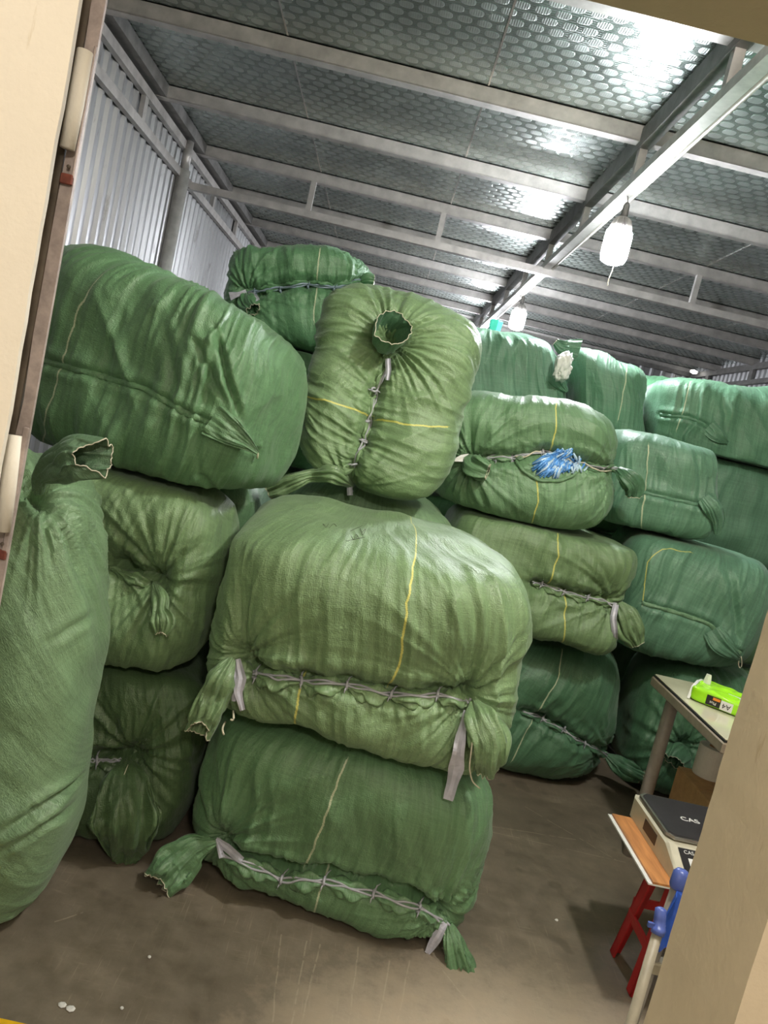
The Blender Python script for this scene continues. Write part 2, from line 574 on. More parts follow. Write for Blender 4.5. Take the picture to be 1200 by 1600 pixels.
def flat_text(name, txt, size, P, X, Y, m, parent, depth=0.0006):
    """printed lettering: extruded text laid on the plane P + x X + y Y"""
    cu = bpy.data.curves.new(name, 'FONT')
    cu.body = txt
    cu.size = size
    cu.extrude = depth
    cu.align_x = 'CENTER'
    cu.align_y = 'CENTER'
    t = bpy.data.objects.new(name, cu)
    me = bpy.data.meshes.new_from_object(t)
    bpy.data.objects.remove(t)
    V = np.array([v.co[:] for v in me.vertices])
    Fc = [tuple(p.vertices) for p in me.polygons]
    X, Y = nrm(np.asarray(X, float)), nrm(np.asarray(Y, float))
    Z = np.cross(X, Y)
    W = np.asarray(P, float) + V[:, :1] * X + V[:, 1:2] * Y + V[:, 2:3] * Z
    bpy.data.meshes.remove(me)
    return mk(name, W, Fc, m, parent)


def arr(pts, step=6.0):
    """resample a pixel polyline (smoothed a little)"""
    p = np.asarray(pts, float)
    d = np.r_[0, np.cumsum(np.linalg.norm(np.diff(p[:, :2], axis=0), axis=1))]
    n = max(2, int(d[-1] / step) + 1)
    t = np.linspace(0, d[-1], n)
    return np.stack([np.interp(t, d, p[:, i]) for i in range(p.shape[1])], 1)


# ------------------------------------------------------------------ room
ZC, XL, XR, YB = 3.37, -2.03, 4.55, 12.0
YN, YF = 0.88, 1.08          # front wall, near and far face
XD0, XD1, ZD = -0.418, 0.607, 2.10   # doorway

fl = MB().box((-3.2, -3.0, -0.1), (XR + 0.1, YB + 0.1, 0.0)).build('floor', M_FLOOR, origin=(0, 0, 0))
tag(fl, 'worn brown grey concrete floor with pale scuffs', 'floor', kind='structure')

# ceiling: foil panels, purlins
ceil = empty('ceiling', (0, 0, ZC))
tag(ceil, 'low steel roof lined with embossed silver foil', 'ceiling', kind='structure')
xs = [XL - 0.02, -0.95, 0.15, 1.25, 2.35, 3.45, XR]
for i in range(6):
    MB().box((xs[i] + 0.002, YF, ZC), (xs[i + 1] - 0.002, YB, ZC + 0.012)).build('foil_panel', M_FOIL, ceil)
for i in range(1, 6):
    MB().box((xs[i] - 0.005, YF, ZC - 0.003), (xs[i] + 0.005, YB, ZC + 0.013)).build('foil_seam', M_CHROME, ceil)
PY = [2.1, 3.21, 4.33, 5.45, 6.57, 7.68, 8.8, 9.92, 11.04, 11.95]
for y in PY:
    m = MB()
    m.box((XL, y - 0.004, ZC - 0.085), (XR, y + 0.004, ZC))
    m.box((XL, y - 0.004, ZC - 0.089), (XR, y + 0.062, ZC - 0.083))
    m.box((XL, y + 0.056, ZC - 0.083), (XR, y + 0.062, ZC - 0.062))
    m.box((XL, y - 0.004, ZC - 0.006), (XR, y + 0.062, ZC))
    m.build('purlin', M_STEEL, ceil)

# truss along the room
XT = 1.045
tr = empty('trim_1', (XT, 2.0, 3.0))
tag(tr, 'long steel roof truss running above the bales, bulbs hung from it', 'truss', kind='structure')
zb = 3.06
MB().box((XT - 0.03, YF, ZC - 0.13), (XT + 0.03, YB, ZC - 0.09)).box((XT - 0.03, YF, ZC - 0.09), (XT - 0.024, YB, ZC - 0.02)).build('top_chord', M_STEELD, tr)
MB().box((XT - 0.03, YF, zb - 0.025), (XT + 0.03, YB, zb + 0.025)).build('bottom_chord', M_PIPE, tr)
MB().tube([(XT + 0.05, YF + 0.01, zb - 0.012), (XT + 0.05, 5.0, zb - 0.012), (XT + 0.05, YB, zb - 0.012)], 0.012, 10).build('conduit', M_CONDUIT, tr)
for y in PY[1:]:
    MB().box((XT - 0.022, y - 0.022, zb + 0.025), (XT + 0.022, y + 0.022, ZC - 0.125)).build('web', M_STEEL, tr)

# cross tie under a purlin, with hangers
tie = empty('trim_2', (1.0, 6.55, 2.9))
tag(tie, 'cross tie bar hung on short struts below the roof purlin', 'tie bar', kind='structure')
ZT = 3.015
MB().box((XL + 0.03, 6.53, ZT - 0.028), (XR, 6.59, ZT + 0.028)).build('tie_bar', M_STEEL, tie)
for x in (-0.99, 0.11, 2.31, 3.4):
    MB().box((x - 0.022, 6.54, ZT + 0.028), (x + 0.022, 6.58, ZC - 0.088)).build('strut', M_STEEL, tie)


def ribbed(name, p0, du, n, pitch, depth, z0, z1, nvec, label):
    """trapezoid-ribbed sheet; p0 start, du unit direction, nvec towards the room"""
    prof = [(0.0, 0), (0.55, 0), (0.68, 1), (0.87, 1)]
    V, Fc = [], []
    pts = [(k + u, h) for k in range(n) for u, h in prof] + [(n, 0)]
    for u, h in pts:
        p = np.array(p0, float) + np.array(du) * u * pitch + np.array(nvec) * h * depth
        for off in (0, -0.004):
            q = p + np.array(nvec) * off
            V += [(q[0], q[1], z0), (q[0], q[1], z1)]
    for i in range(len(pts) - 1):
        a, b = 4 * i, 4 * (i + 1)
        Fc += [(a, a + 1, b + 1, b), (a + 2, b + 2, b + 3, a + 3), (a, b, b + 2, a + 2), (a + 1, a + 3, b + 3, b + 1)]
    o = mk(name, V, Fc, M_SHEET, origin=(p0[0], p0[1], z0))
    return tag(o, label, 'wall', kind='structure')


wl = ribbed('wall_left', (XL, YF, 0), (0, 1, 0), 84, 0.13, 0.022, 0, ZC, (1, 0, 0), 'ribbed zinc sheet wall beside the tallest bales')
wb = ribbed('wall_back', (XR, YB, 0), (-1, 0, 0), 39, 0.17, 0.03, 0, ZC, (0, -1, 0), 'ribbed zinc sheet wall at the far end')
wr = ribbed('wall_right', (XR, YF, 0), (0, 1, 0), 84, 0.13, 0.022, 0, ZC, (-1, 0, 0), 'ribbed zinc sheet wall behind the far stacks')
xa, xb = XL + 0.024, XL + 0.064
MB().box((xa, YF, 3.20), (xb, YB, 3.26)).build('top_rail', M_STEEL, wl)
MB().box((xa, YF, 3.285), (XL + 0.12, YB, 3.365)).build('wall_plate', M_STEELD, wl)
MB().box((xa, YF, 2.99), (xb, YB, 3.05)).build('lower_rail', M_STEEL, wl)
for y in (3.1, 4.2, 5.27, 7.35, 8.42, 9.5, 10.6):
    MB().box((xa + 0.004, y - 0.03, 3.05), (xb - 0.004, y + 0.03, 3.20)).build('strut', M_STEEL, wl)
MB().tube([(XL + 0.075, 6.25, 0.0), (XL + 0.075, 6.25, 1.6), (XL + 0.075, 6.25, 3.05)], 0.05, 16).build('post', M_PIPE, wl, smooth=True)
MB().tube([(XL + 0.075, 6.25, 3.04), (XL + 0.075, 6.25, 3.27)], 0.035, 14).build('post_top', M_STEEL, wl, smooth=True)
xa, xb = XR - 0.07, XR - 0.024
MB().box((xa, YF, 3.22), (xb, YB - 0.03, 3.30)).build('top_rail', M_STEELD, wr)
MB().box((xa, YF, 3.03), (xb, YB - 0.03, 3.09)).build('lower_rail', M_STEELD, wr)
for y in (7.2, 8.6, 9.95, 11.3):
    MB().box((xa + 0.004, y - 0.05, 3.09), (xb - 0.004, y + 0.05, 3.22)).build('strut', M_STEELD, wr)
MB().box((XL + 0.1, YB - 0.09, 3.24), (XR - 0.08, YB - 0.035, 3.30)).build('top_rail', M_STEELD, wb)

# front wall with the doorway the photo is taken through
fw = empty('wall_front', (XD0, YN, 0))
tag(fw, 'cream plastered wall with the open doorway looking into the storeroom', 'wall', kind='structure')
rng = np.random.RandomState(3)


def rough_edge_panel(x0, x1, y0, y1, z0, z1, side, m, name, amp=0.0022):
    """wall panel whose doorway edge is slightly chipped (side = which x is rough)"""
    n = 90
    zz = np.linspace(z0, z1, n)
    e = amp * (0.4 * noise(zz * 5, zz * 0, seed=5) + 0.6 * noise(zz * 31, zz * 0, seed=6))
    rings = []
    for z, d in zip(zz, e):
        a, b = (x0 + d, x1) if side < 0 else (x0, x1 + d)
        rings.append([(a, y0, z), (b, y0, z), (b, y1, z), (a, y1, z)])
    return MB().loft(rings).build(name, m, fw)


rough_edge_panel(-3.2, XD0 - 0.001, YN, YN + 0.008, 0, 3.0, 1, M_PLASTER, 'left_panel')
MB().box((-3.2, YN + 0.011, 0), (XD0 - 0.14, YF, 3.0)).build('left_core', M_PLASTER2, fw)
rough_edge_panel(XD1, 3.4, YN, YF, 0, 3.0, -1, M_PLASTER2, 'right_panel', 0.0022)
MB().box((XD0 - 0.1, YN, ZD), (XD1 + 0.1, YF, 3.0)).build('lintel', M_PLASTER2, fw)

# steel frame on the far side of the doorway's edge with hinge leaves
fr = empty('door_1', (-0.45, 0.96, 0))
tag(fr, 'worn steel door frame with pinkish paint and hinge leaves', 'door frame', kind='structure')
yd = 0.965
MB().box((-0.56, yd - 0.020, 0), (-0.4376, yd - 0.002, 2.4)).build('shade_brown_channel', M_BROWN, fr)  # dark brown steel whose tone also paints in the shade of the recess
zz = np.linspace(0, 2.4, 60)
e = 0.0022 * noise(zz * 14, zz * 0, seed=8)
MB().loft([[(-0.4368 + a, yd - 0.018, z), (-0.4215, yd - 0.018, z), (-0.4215, yd - 0.013, z), (-0.4368 + a, yd - 0.013, z)] for z, a in zip(zz, e)]).build('frame_strip', M_PINK, fr)


def place(px, py, Y):
    return atY(np.array(px), np.array(py), np.array(Y))


for (pa, pb) in (((133, 80), (105, 232)), ((22, 680), (5, 830))):
    A, B = place(*pa, yd - 0.03), place(*pb, yd - 0.03)
    h = MB()
    h.tube([A, A * 0.45 + B * 0.55, B], [0.009, 0.0095, 0.0085], 12)
    h.build('hinge_barrel', M_PLASTER, fr, smooth=True)
    lf = MB()
    a2, b2 = A + np.array([0.005, 0.006, 0.0]), B + np.array([0.005, 0.006, -0.03])
    lf.box((a2[0], yd - 0.022, b2[2]), (-0.4213, yd - 0.0181, a2[2] + 0.012), 0.0012)
    lf.build('hinge_leaf', M_PINK, fr)
    s = MB()
    for k in range(4):
        c = np.array([-0.4285, yd - 0.0228, b2[2] + 0.012 + k * (a2[2] - b2[2]) / 4])
        s.loft([[tuple(c + np.array([r * math.cos(t), y, r * math.sin(t)])) for t in np.linspace(0, 2 * math.pi, 9)[:-1]] for r, y in ((0.0024, 0.001), (0.0022, -0.0008), (0.001, -0.0014))])
    s.build('screw', M_BROWN, fr)
    s = MB()
    s.box((-0.436, yd - 0.0235, b2[2] - 0.008), (-0.4218, yd - 0.0185, b2[2] + 0.004), 0.001)
    s.build('rust_patch', M_RUST, fr)

# front room around the camera: walls and ceiling that the lamp behind the camera lights
for nm, a, b, lb in (('wall_side_1', (-3.2, -3.0, 0), (-3.1, YN, 3.0), 'cream side wall of the front room'),
                     ('wall_side_2', (3.3, -3.0, 0), (3.4, YN, 3.0), 'cream side wall of the front room by the lamp'),
                     ('wall_rear', (-3.1, -3.1, 0), (3.3, -3.0, 3.0), 'cream rear wall of the front room'),
                     ('ceiling_front', (-3.2, -3.1, 3.0), (3.4, YF, 3.08), 'flat ceiling of the front room')):
    o = MB().box(a, b).build(nm, M_PLASTER, origin=a)
    tag(o, lb, 'wall' if 'wall' in nm else 'ceiling', kind='structure')

# ------------------------------------------------------------------ bales
BALES = []


def cube_surface(nx, ny, nz):
    idx = -np.ones((nx + 1, ny + 1, nz + 1), np.int64)
    I, J, K = np.meshgrid(np.arange(nx + 1), np.arange(ny + 1), np.arange(nz + 1), indexing='ij')
    m = (I == 0) | (I == nx) | (J == 0) | (J == ny) | (K == 0) | (K == nz)
    idx[m] = np.arange(m.sum())
    c = np.stack([I[m] / nx * 2 - 1, J[m] / ny * 2 - 1, K[m] / nz * 2 - 1], 1)
    Q = []

    def q(g, flip):
        a, b, c_, d = g[:-1, :-1], g[1:, :-1], g[1:, 1:], g[:-1, 1:]
        f = np.stack([a, b, c_, d], -1).reshape(-1, 4)
        Q.append(f[:, ::-1] if flip else f)
    q(idx[:, 0, :], False)
    q(idx[:, -1, :], True)
    q(idx[0, :, :], True)
    q(idx[-1, :, :], False)
    q(idx[:, :, 0], True)
    q(idx[:, :, -1], False)
    return c, np.concatenate(Q)


def vnormals(V, Q):
    n = np.cross(V[Q[:, 2]] - V[Q[:, 0]], V[Q[:, 3]] - V[Q[:, 1]])
    out = np.stack([sum(np.bincount(Q[:, k], n[:, a], len(V)) for k in range(4)) for a in range(3)], 1)
    return nrm(out)


def seg_dist(P, pts):
    """signed distance, running length and total length to a polyline in 2D"""
    best = np.full(len(P), 1e9)
    sg = np.zeros(len(P))
    run = np.zeros(len(P))
    acc = 0.0
    for a, b in zip(pts[:-1], pts[1:]):
        d = b - a
        l = max(np.linalg.norm(d), 1e-6)
        e = d / l
        r = P - a
        t = np.clip(r @ e, 0, l)
        v = r - t[:, None] * e
        dd = np.hypot(v[:, 0], v[:, 1])
        s = np.sign(e[0] * v[:, 1] - e[1] * v[:, 0])
        k = dd < best
        best[k], sg[k], run[k] = dd[k], s[k], acc + t[k]
        acc += l
    return best * np.where(sg == 0, 1, sg), run, acc


class Bale:
    def visible(s, V, n):
        return ((CAM - V) * n).sum(1) > 0

    def near(s, px, py, tab):
        pix, ok = tab
        d = (pix[:, 0] - px) ** 2 + (pix[:, 1] - py) ** 2 + np.where(ok, 0, 1e6)
        return int(np.argmin(d))

    def anchor(s, px, py, off=0.0):
        i = s.near(px, py, s.tab)
        # slide along the view ray to the exact pixel at this depth
        p = s.V[i]
        q = atY(np.array(float(px)), np.array(float(py)), np.array(p[1]))
        if np.linalg.norm(q - p) > 0.03:
            q = p
        return q + s.n[i] * off, s.n[i]


def bale(label, corners, depth, c, stripe_c=YEL, k=5.0, res=(60, 24, 48), seam=None, ties=(), gathers=(), stripes=(),
         zmin=0.0, zmax=9.0, lump=1.0, drape=1.0, creases=(), seed=1, sewn=False, back_top=0.0, name='bale', cat='bale', group='green bales stacked in the storeroom', wr_axis=None, bulge=0.0):
    b = Bale()
    C4 = []
    for q in corners:
        C4.append(place(q[1], q[2], q[3]) if q[0] == 'p' else np.array(q, float))
    TL, TR, BR, BL = C4
    D = np.array(depth, float)
    bt = np.array([0, 0, back_top])
    cub, Q = cube_surface(*res)
    nk = (np.abs(cub) ** k).sum(1) ** (1 / k)
    q = cub / nk[:, None]
    u, d, v = (q[:, 0:1] + 1) / 2, (q[:, 1:2] + 1) / 2, (q[:, 2:3] + 1) / 2
    front = (BL * (1 - u) + BR * u) * (1 - v) + (TL * (1 - u) + TR * u) * v
    V = front + d * (D + v * bt)
    Wd, Hd = np.linalg.norm(TR - TL), np.linalg.norm(TL - BL)
    P = np.stack([q[:, 0] * Wd / 2, q[:, 2] * Hd / 2], 1)
    dep = d[:, 0] * np.linalg.norm(D)
    rad = np.maximum(np.hypot(P[:, 0], P[:, 1]), 0.02)
    P = P * (1 + dep / rad)[:, None]
    n0 = vnormals(V, Q)
    tab0 = (proj(V), ((CAM - V) * n0).sum(1) > 0)

    def toP(px):
        return np.array([P[b.near(x, y, tab0)] for x, y in px])
    fade = np.exp(-dep / 0.30)
    sd = seed
    disp = lump * (0.020 * noise(V[:, 0] * 4.2, V[:, 1] * 4.2, V[:, 2] * 4.2, sd) + 0.010 * noise(V[:, 0] * 9, V[:, 1] * 9, V[:, 2] * 9, sd + 1))
    e1 = np.array([1.0, 0.0])
    if seam is not None:
        sp = toP(arr(seam, 14))
        e1 = nrm(sp[-1] - sp[0])
    if wr_axis is not None:
        e1 = nrm(np.array(wr_axis, float))
    e2 = np.array([-e1[1], e1[0]])
    a_, b_ = P @ e1, P @ e2
    wig = 0.03 * noise(a_ * 3, b_ * 5, seed=sd + 2)
    f1 = noise((a_ + wig) * 13, b_ * 1.8, seed=sd + 3)
    f2 = noise((a_ + wig) * 30, b_ * 3.0, seed=sd + 4)
    rid = 1 - 2 * np.abs(f1)
    msk = 0.5 + 0.5 * noise(a_ * 3.2, b_ * 2.5, seed=sd + 5)
    f4 = noise((a_ + wig) * 19 + 3, b_ * 2.2, seed=sd + 6)
    shp = np.clip(1 - 3.2 * np.abs(f4), 0, 1) ** 1.6
    disp += drape * fade * (0.0075 * rid * (0.35 + msk) + 0.0032 * (1 - 2 * np.abs(f2)) + 0.0075 * shp * np.clip(msk + 0.15, 0, 1.2))
    # diagonal tension folds
    f3 = noise((a_ * 0.75 + b_ * 0.66) * 9, (b_ * 0.75 - a_ * 0.66) * 2.2, seed=sd + 7)
    disp += drape * fade * 0.005 * (1 - 2.4 * np.abs(f3)) * (1 - msk)
    for cr, amp, wd in creases:
        cs, run, tot = seg_dist(P, toP(arr(cr, 12)))
        tp = np.clip(np.sin(math.pi * np.clip(run / tot, 0, 1)), 0, 1) ** 0.6
        disp += tp * (-amp * np.exp(-(cs / wd) ** 2) + 0.6 * amp * np.exp(-((np.abs(cs) - 2.2 * wd) / (1.3 * wd)) ** 2))
    tP = toP(ties) if len(ties) else []
    if seam is not None:
        ds, run, tot = seg_dist(P, sp)
        inside = (run > 1e-4) & (run < tot - 1e-4)
        endf = np.where(inside, 1.0, np.exp(-(np.abs(ds) / 0.03) ** 2) * 0.5)
        if sewn:
            disp += endf * (-0.010 * np.exp(-(ds / 0.012) ** 2) + 0.006 * np.exp(-((np.abs(ds) - 0.03) / 0.02) ** 2))
        else:
            disp += endf * (-0.026 * np.exp(-(ds / 0.020) ** 2) - 0.022 * np.exp(-(ds / 0.09) ** 2) + 0.010 * np.exp(-((np.abs(ds) - 0.045) / 0.025) ** 2))
            pl = noise(run * 55, ds * 4, seed=sd + 8)
            disp += endf * 0.0075 * (1 - 2.2 * np.abs(pl)) * np.exp(-np.abs(ds) / 0.055)
    for t in tP:
        r = P - t
        R = np.hypot(r[:, 0], r[:, 1])
        th = np.arctan2(r[:, 1], r[:, 0])
        disp += fade * (-0.030 * np.exp(-(R / 0.032) ** 2) - 0.014 * np.exp(-(R / 0.10) ** 2))
        disp += fade * 0.007 * np.exp(-R / 0.07) * (R / (R + 0.012)) * np.cos(11 * th + 3 * noise(np.cos(th) * 2, np.sin(th) * 2, seed=sd + 9))
    for g in gathers:
        gp, st = toP([g[:2]])[0], (g[2] if len(g) > 2 else 1.0)
        r = P - gp
        R = np.hypot(r[:, 0], r[:, 1])
        th = np.arctan2(r[:, 1], r[:, 0])
        pn = noise(np.cos(th) * 5.6 + 9, np.sin(th) * 5.6 + R * 3.0, seed=sd + 10)
        pn2 = noise(np.cos(th) * 11 + 9, np.sin(th) * 11 + R * 4, seed=sd + 11)
        disp += st * (-0.050 * np.exp(-(R / 0.045) ** 2) - 0.022 * np.exp(-(R / 0.13) ** 2))
        disp += st * (R / (R + 0.02)) * (0.019 * (0.75 - 2.3 * np.abs(pn)) * np.exp(-R / 0.18) + 0.0105 * (0.75 - 2.2 * np.abs(pn2)) * np.exp(-R / 0.14))
    if bulge:
        disp += bulge * np.exp(-(P[:, 0] / (Wd * 0.4)) ** 2 - (P[:, 1] / (Hd * 0.35)) ** 2)
    V = V + n0 * disp[:, None]
    wz = 0.010
    V[:, 2] = zmin + wz * np.logaddexp(0, (V[:, 2] - zmin) / wz)
    V[:, 2] = zmax - wz * np.logaddexp(0, (zmax - V[:, 2]) / wz)
    b.V, b.n, b.Q, b.P = V, vnormals(V, Q), Q, P
    b.tab = (proj(V), ((CAM - V) * b.n).sum(1) > 0)
    sdv = np.ones(len(P))
    if len(stripes):
        bb = np.full(len(P), 1e9)
        for s in stripes:
            dd, run, tot = seg_dist(P, toP(arr(s, 14)))
            kk = np.abs(dd) < np.abs(bb)
            bb[kk] = dd[kk]
        sdv = np.where(np.abs(bb) > 0.025, np.sign(bb), bb)
    att = np.stack([a_, b_, sdv], 1)
    b.mat = fab(c, stripe_c)
    ctr = (BL + BR) / 2 + D / 2
    b.o = mk(name, V, Q, b.mat, origin=(ctr[0], ctr[1], V[:, 2].min()), smooth=True, attrs=att)
    tag(b.o, label, cat, group)
    b.ties, b.seam = ties, seam
    BALES.append(b)
    return b


def path_on(b, pts, off, step=6):
    r = arr(pts, step)
    A = [b.anchor(x, y, off) for x, y in r]
    P = np.array([a[0] for a in A])
    n = np.array([a[1] for a in A])
    if len(P) > 4:
        for _ in range(2):
            P[1:-1] = (P[:-2] + 2 * P[1:-1] + P[2:]) / 4
    return P, nrm(n), r


def hem(b, pts, ties, w=0.021, th=0.011, off=0.006, name='seam_hem', m=None, seed=0, edge=False):
    """the bunched sack mouth between two ties: a lens of folded cloth"""
    P, n, r = path_on(b, pts, off, 4)
    if edge:
        prof = np.ones(len(P))
    else:
        tk = np.array(sorted([0] + [int(np.argmin((r[:, 0] - t[0]) ** 2 + (r[:, 1] - t[1]) ** 2)) for t in ties] + [len(P) - 1]))
        prof = np.zeros(len(P))
        for a, c in zip(tk[:-1], tk[1:]):
            if c > a:
                t = (np.arange(a, c + 1) - a) / (c - a)
                prof[a:c + 1] = 0.22 + 0.95 * np.sin(math.pi * t) ** 0.8
    t = nrm(np.gradient(P, axis=0))
    s = nrm(np.cross(n, t))
    n = nrm(np.cross(t, s))
    k = 24
    ph = np.linspace(0, 2 * math.pi, k, endpoint=False)
    run = np.r_[0, np.cumsum(np.linalg.norm(np.diff(P, axis=0), axis=1))]
    V, A = [], []
    for i in range(len(P)):
        rip = 1 + 0.35 * np.sin(3 * ph + run[i] * 40) + 0.25 * np.sin(5 * ph - run[i] * 90 + seed)
        if edge:
            rip = 1 + 0.12 * np.sin(2 * ph + run[i] * 60)
        if not edge:
            rip = rip * (1 - 0.75 * np.exp(-(np.cos(ph) / 0.33) ** 2) * (np.sin(ph) > 0))
        V.append(P[i] + (w * prof[i] * np.cos(ph) * np.maximum(rip, 0.6))[:, None] * s[i] + (th * (0.4 + 0.6 * prof[i]) * np.sin(ph) * rip)[:, None] * n[i])
        A.append(np.stack([np.full(k, run[i]), ph * 0.01, np.ones(k)], 1))
    V, A = np.concatenate(V), np.concatenate(A)
    Q = np.array([(i * k + j, i * k + (j + 1) % k, (i + 1) * k + (j + 1) % k, (i + 1) * k + j) for i in range(len(P) - 1) for j in range(k)])
    return mk(name, V, Q, m or b.mat, b.o, smooth=True, attrs=A)


def rope(b, pts, ties, off=0.014, rad=0.0034, m=None, strands=2, knots=True, name='tie_rope'):
    P, n, r = path_on(b, pts, off, 5)
    t = nrm(np.gradient(P, axis=0))
    s = nrm(np.cross(n, t))
    g = MB()
    run = np.linspace(0, 1, len(P))
    for q in range(strands):
        ofs = (q - (strands - 1) / 2) * 2.1 * rad
        g.tube(P + s * (ofs + 0.004 * np.sin(run * 37 + q * 2.2))[:, None], rad, 7)
    if knots:
        for (x, y) in ties:
            p, nn = b.anchor(x, y, off)
            i = int(np.argmin((r[:, 0] - x) ** 2 + (r[:, 1] - y) ** 2))
            tt, ss = t[i], s[i]
            ang = np.linspace(0, 2 * math.pi, 11)
            ring = p + np.cos(ang)[:, None] * ss * 0.012 + np.sin(ang)[:, None] * nn * 0.010
            g.tube(ring, rad * 1.3, 6)
            g.tube([p + ss * 0.008, p + ss * 0.022 + nn * 0.008 + tt * 0.004, p + ss * 0.034 + nn * 0.004 + tt * 0.012], [rad * .8, rad * .7, rad * .4], 5)
            g.tube([p - ss * 0.008, p - ss * 0.020 + nn * 0.006 - tt * 0.003, p - ss * 0.030 - tt * 0.004], [rad * .8, rad * .7, rad * .4], 5)
    return g.build(name, m or M_ROPE, b.o, smooth=True)


def surf_y(b, r, Y0, y0, extra=0.0):
    """depth of a hanging piece: it follows the cloth below it, at most 6 cm deeper than its tie"""
    if y0 is not None:
        return y0 - r[:, 2]
    ys = np.array([b.anchor(x, y)[0][1] for x, y in r[:, :2]])
    ys = np.minimum(ys, Y0 + 0.03)
    for _ in range(4):
        m = ys.copy()
        m[1:-1] = np.minimum(ys[1:-1], (ys[:-2] + ys[2:]) / 2)
        ys[1:-1] = (m[:-2] + 2 * m[1:-1] + m[2:]) / 4
    return ys - 0.55 * r[:, 2] - extra


def tail(b, path, widths, thick, name='sack_tail', seed=0, gape=0.0, m=None, stitch=True, y0=None, ripple=0.3, parent=None, crumple=1.0):
    """a tied-off corner of the sack: crumpled tube of cloth, open at its end. path = (px, py, metres towards the camera)"""
    p = np.asarray(path, float)
    Y0 = b.anchor(p[0, 0], p[0, 1])[0][1] if y0 is None else y0
    r = arr(np.c_[p, widths, thick], 4)
    for _ in range(3):
        r[1:-1] = (r[:-2] + 2 * r[1:-1] + r[2:]) / 4
    C = atY(r[:, 0], r[:, 1], surf_y(b, r, Y0, y0, r[:, 4] * 0.6))
    t = nrm(np.gradient(C, axis=0))
    view = nrm(C - CAM)
    s = nrm(np.cross(t, view))
    f = nrm(np.cross(s, t))
    f = np.where(((f * view).sum(1) > 0)[:, None], -f, f)
    k = 56
    ph = np.linspace(0, 2 * math.pi, k, endpoint=False)
    run = np.r_[0, np.cumsum(np.linalg.norm(np.diff(C, axis=0), axis=1))]
    V, A = [], []
    for i in range(len(C)):
        u = run[i] / run[-1]
        z = np.full(k, run[i])
        rip = 1 + ripple * (noise(np.cos(ph) * 2.6 + 5, np.sin(ph) * 2.6 + 5, z * 9, seed) + 0.7 * noise(np.cos(ph) * 5, np.sin(ph) * 5, z * 16, seed + 1))
        fold = 0.35 * noise(np.cos(ph) * 1.2 + 3 * u, np.sin(ph) * 3.5, z * 6, seed + 2) + 0.22 * noise(np.cos(ph) * 9, ph * 0, z * 5, seed + 3)
        hw, th = r[i, 3], r[i, 4]
        cr = 1 - 2.2 * np.abs(noise(np.cos(ph) * 4.5 + 11 * np.sign(np.sin(ph)), z * 9, seed=seed + 4))
        cr2 = 1 - 2.2 * np.abs(noise(np.cos(ph) * 6 + 17 * np.sign(np.sin(ph)) + z * 22, z * 38, seed=seed + 5))
        fold = fold + min(1.0, 4 * u) * (0.20 * cr + 0.10 * cr2) * np.abs(np.sin(ph)) ** 0.5 * np.sign(np.sin(ph))
        fold = fold * crumple
        W = C[i] + (hw * np.cos(ph) * rip)[:, None] * s[i] + (th * np.sin(ph) * rip + hw * fold * 0.8 * (0.3 + u))[:, None] * f[i]
        W = W - (gape * u ** 3 * np.clip(np.sin(ph), 0, 1))[:, None] * t[i]
        V.append(W)
        A.append(np.stack([np.cos(ph) * hw * 1.5, z + 0 * ph, np.ones(k)], 1))
    n = len(C)
    rim = V[-1].copy()
    V, A = np.concatenate(V), np.concatenate(A)
    Q = np.array([(i * k + j, i * k + (j + 1) % k, (i + 1) * k + (j + 1) % k, (i + 1) * k + j) for i in range(n - 1) for j in range(k)])
    o = mk(name, V, Q, m or b.mat, parent or b.o, smooth=True, attrs=A)
    if stitch:
        MB().tube(np.r_[rim, rim[:1]], 0.0016, 5).build('hem_stitch', M_CORD, o, smooth=True)
    return o


def ribbon(b, path, w, m=None, name='ribbon', y0=None, seed=0):
    p = np.asarray(path, float)
    Y0 = b.anchor(p[0, 0], p[0, 1])[0][1] if y0 is None else y0
    w = np.broadcast_to(np.asarray(w, float), (len(p),))
    r = arr(np.c_[p, w], 5)
    C = atY(r[:, 0], r[:, 1], surf_y(b, r, Y0, y0))
    t = nrm(np.gradient(C, axis=0))
    view = nrm(C - CAM)
    s = nrm(np.cross(t, view))
    f = -view
    rings = []
    for i in range(len(C)):
        tw = 0.5 * math.sin(i * 0.35 + seed)
        si = s[i] * math.cos(tw) + f[i] * math.sin(tw)
        h = r[i, 3]
        rings.append([tuple(C[i] + si * h * a + f[i] * z) for a, z in ((-1, 0), (-0.3, 0.004), (0.35, -0.002), (1, 0.003), (1, 0.0045), (0.35, 0), (-0.3, 0.0055), (-1, 0.0015))])
    return MB().loft(rings).build(name, m or M_RIBBON, b.o)


def string(b, path, rad=0.0022, m=None, name='loose_cord', y0=None, parent=None):
    p = np.asarray(path, float)
    Y0 = b.anchor(p[0, 0], p[0, 1])[0][1] if y0 is None else y0
    r = arr(p, 4)
    for _ in range(2):
        r[1:-1] = (r[:-2] + 2 * r[1:-1] + r[2:]) / 4
    C = atY(r[:, 0], r[:, 1], surf_y(b, r, Y0, y0))
    return MB().tube(C, rad, 6).build(name, m or M_CORD, parent or b.o, smooth=True)


HI, MIDR, LO = (150, 44, 120), (96, 30, 80), (28, 18, 22)
exec_order = None

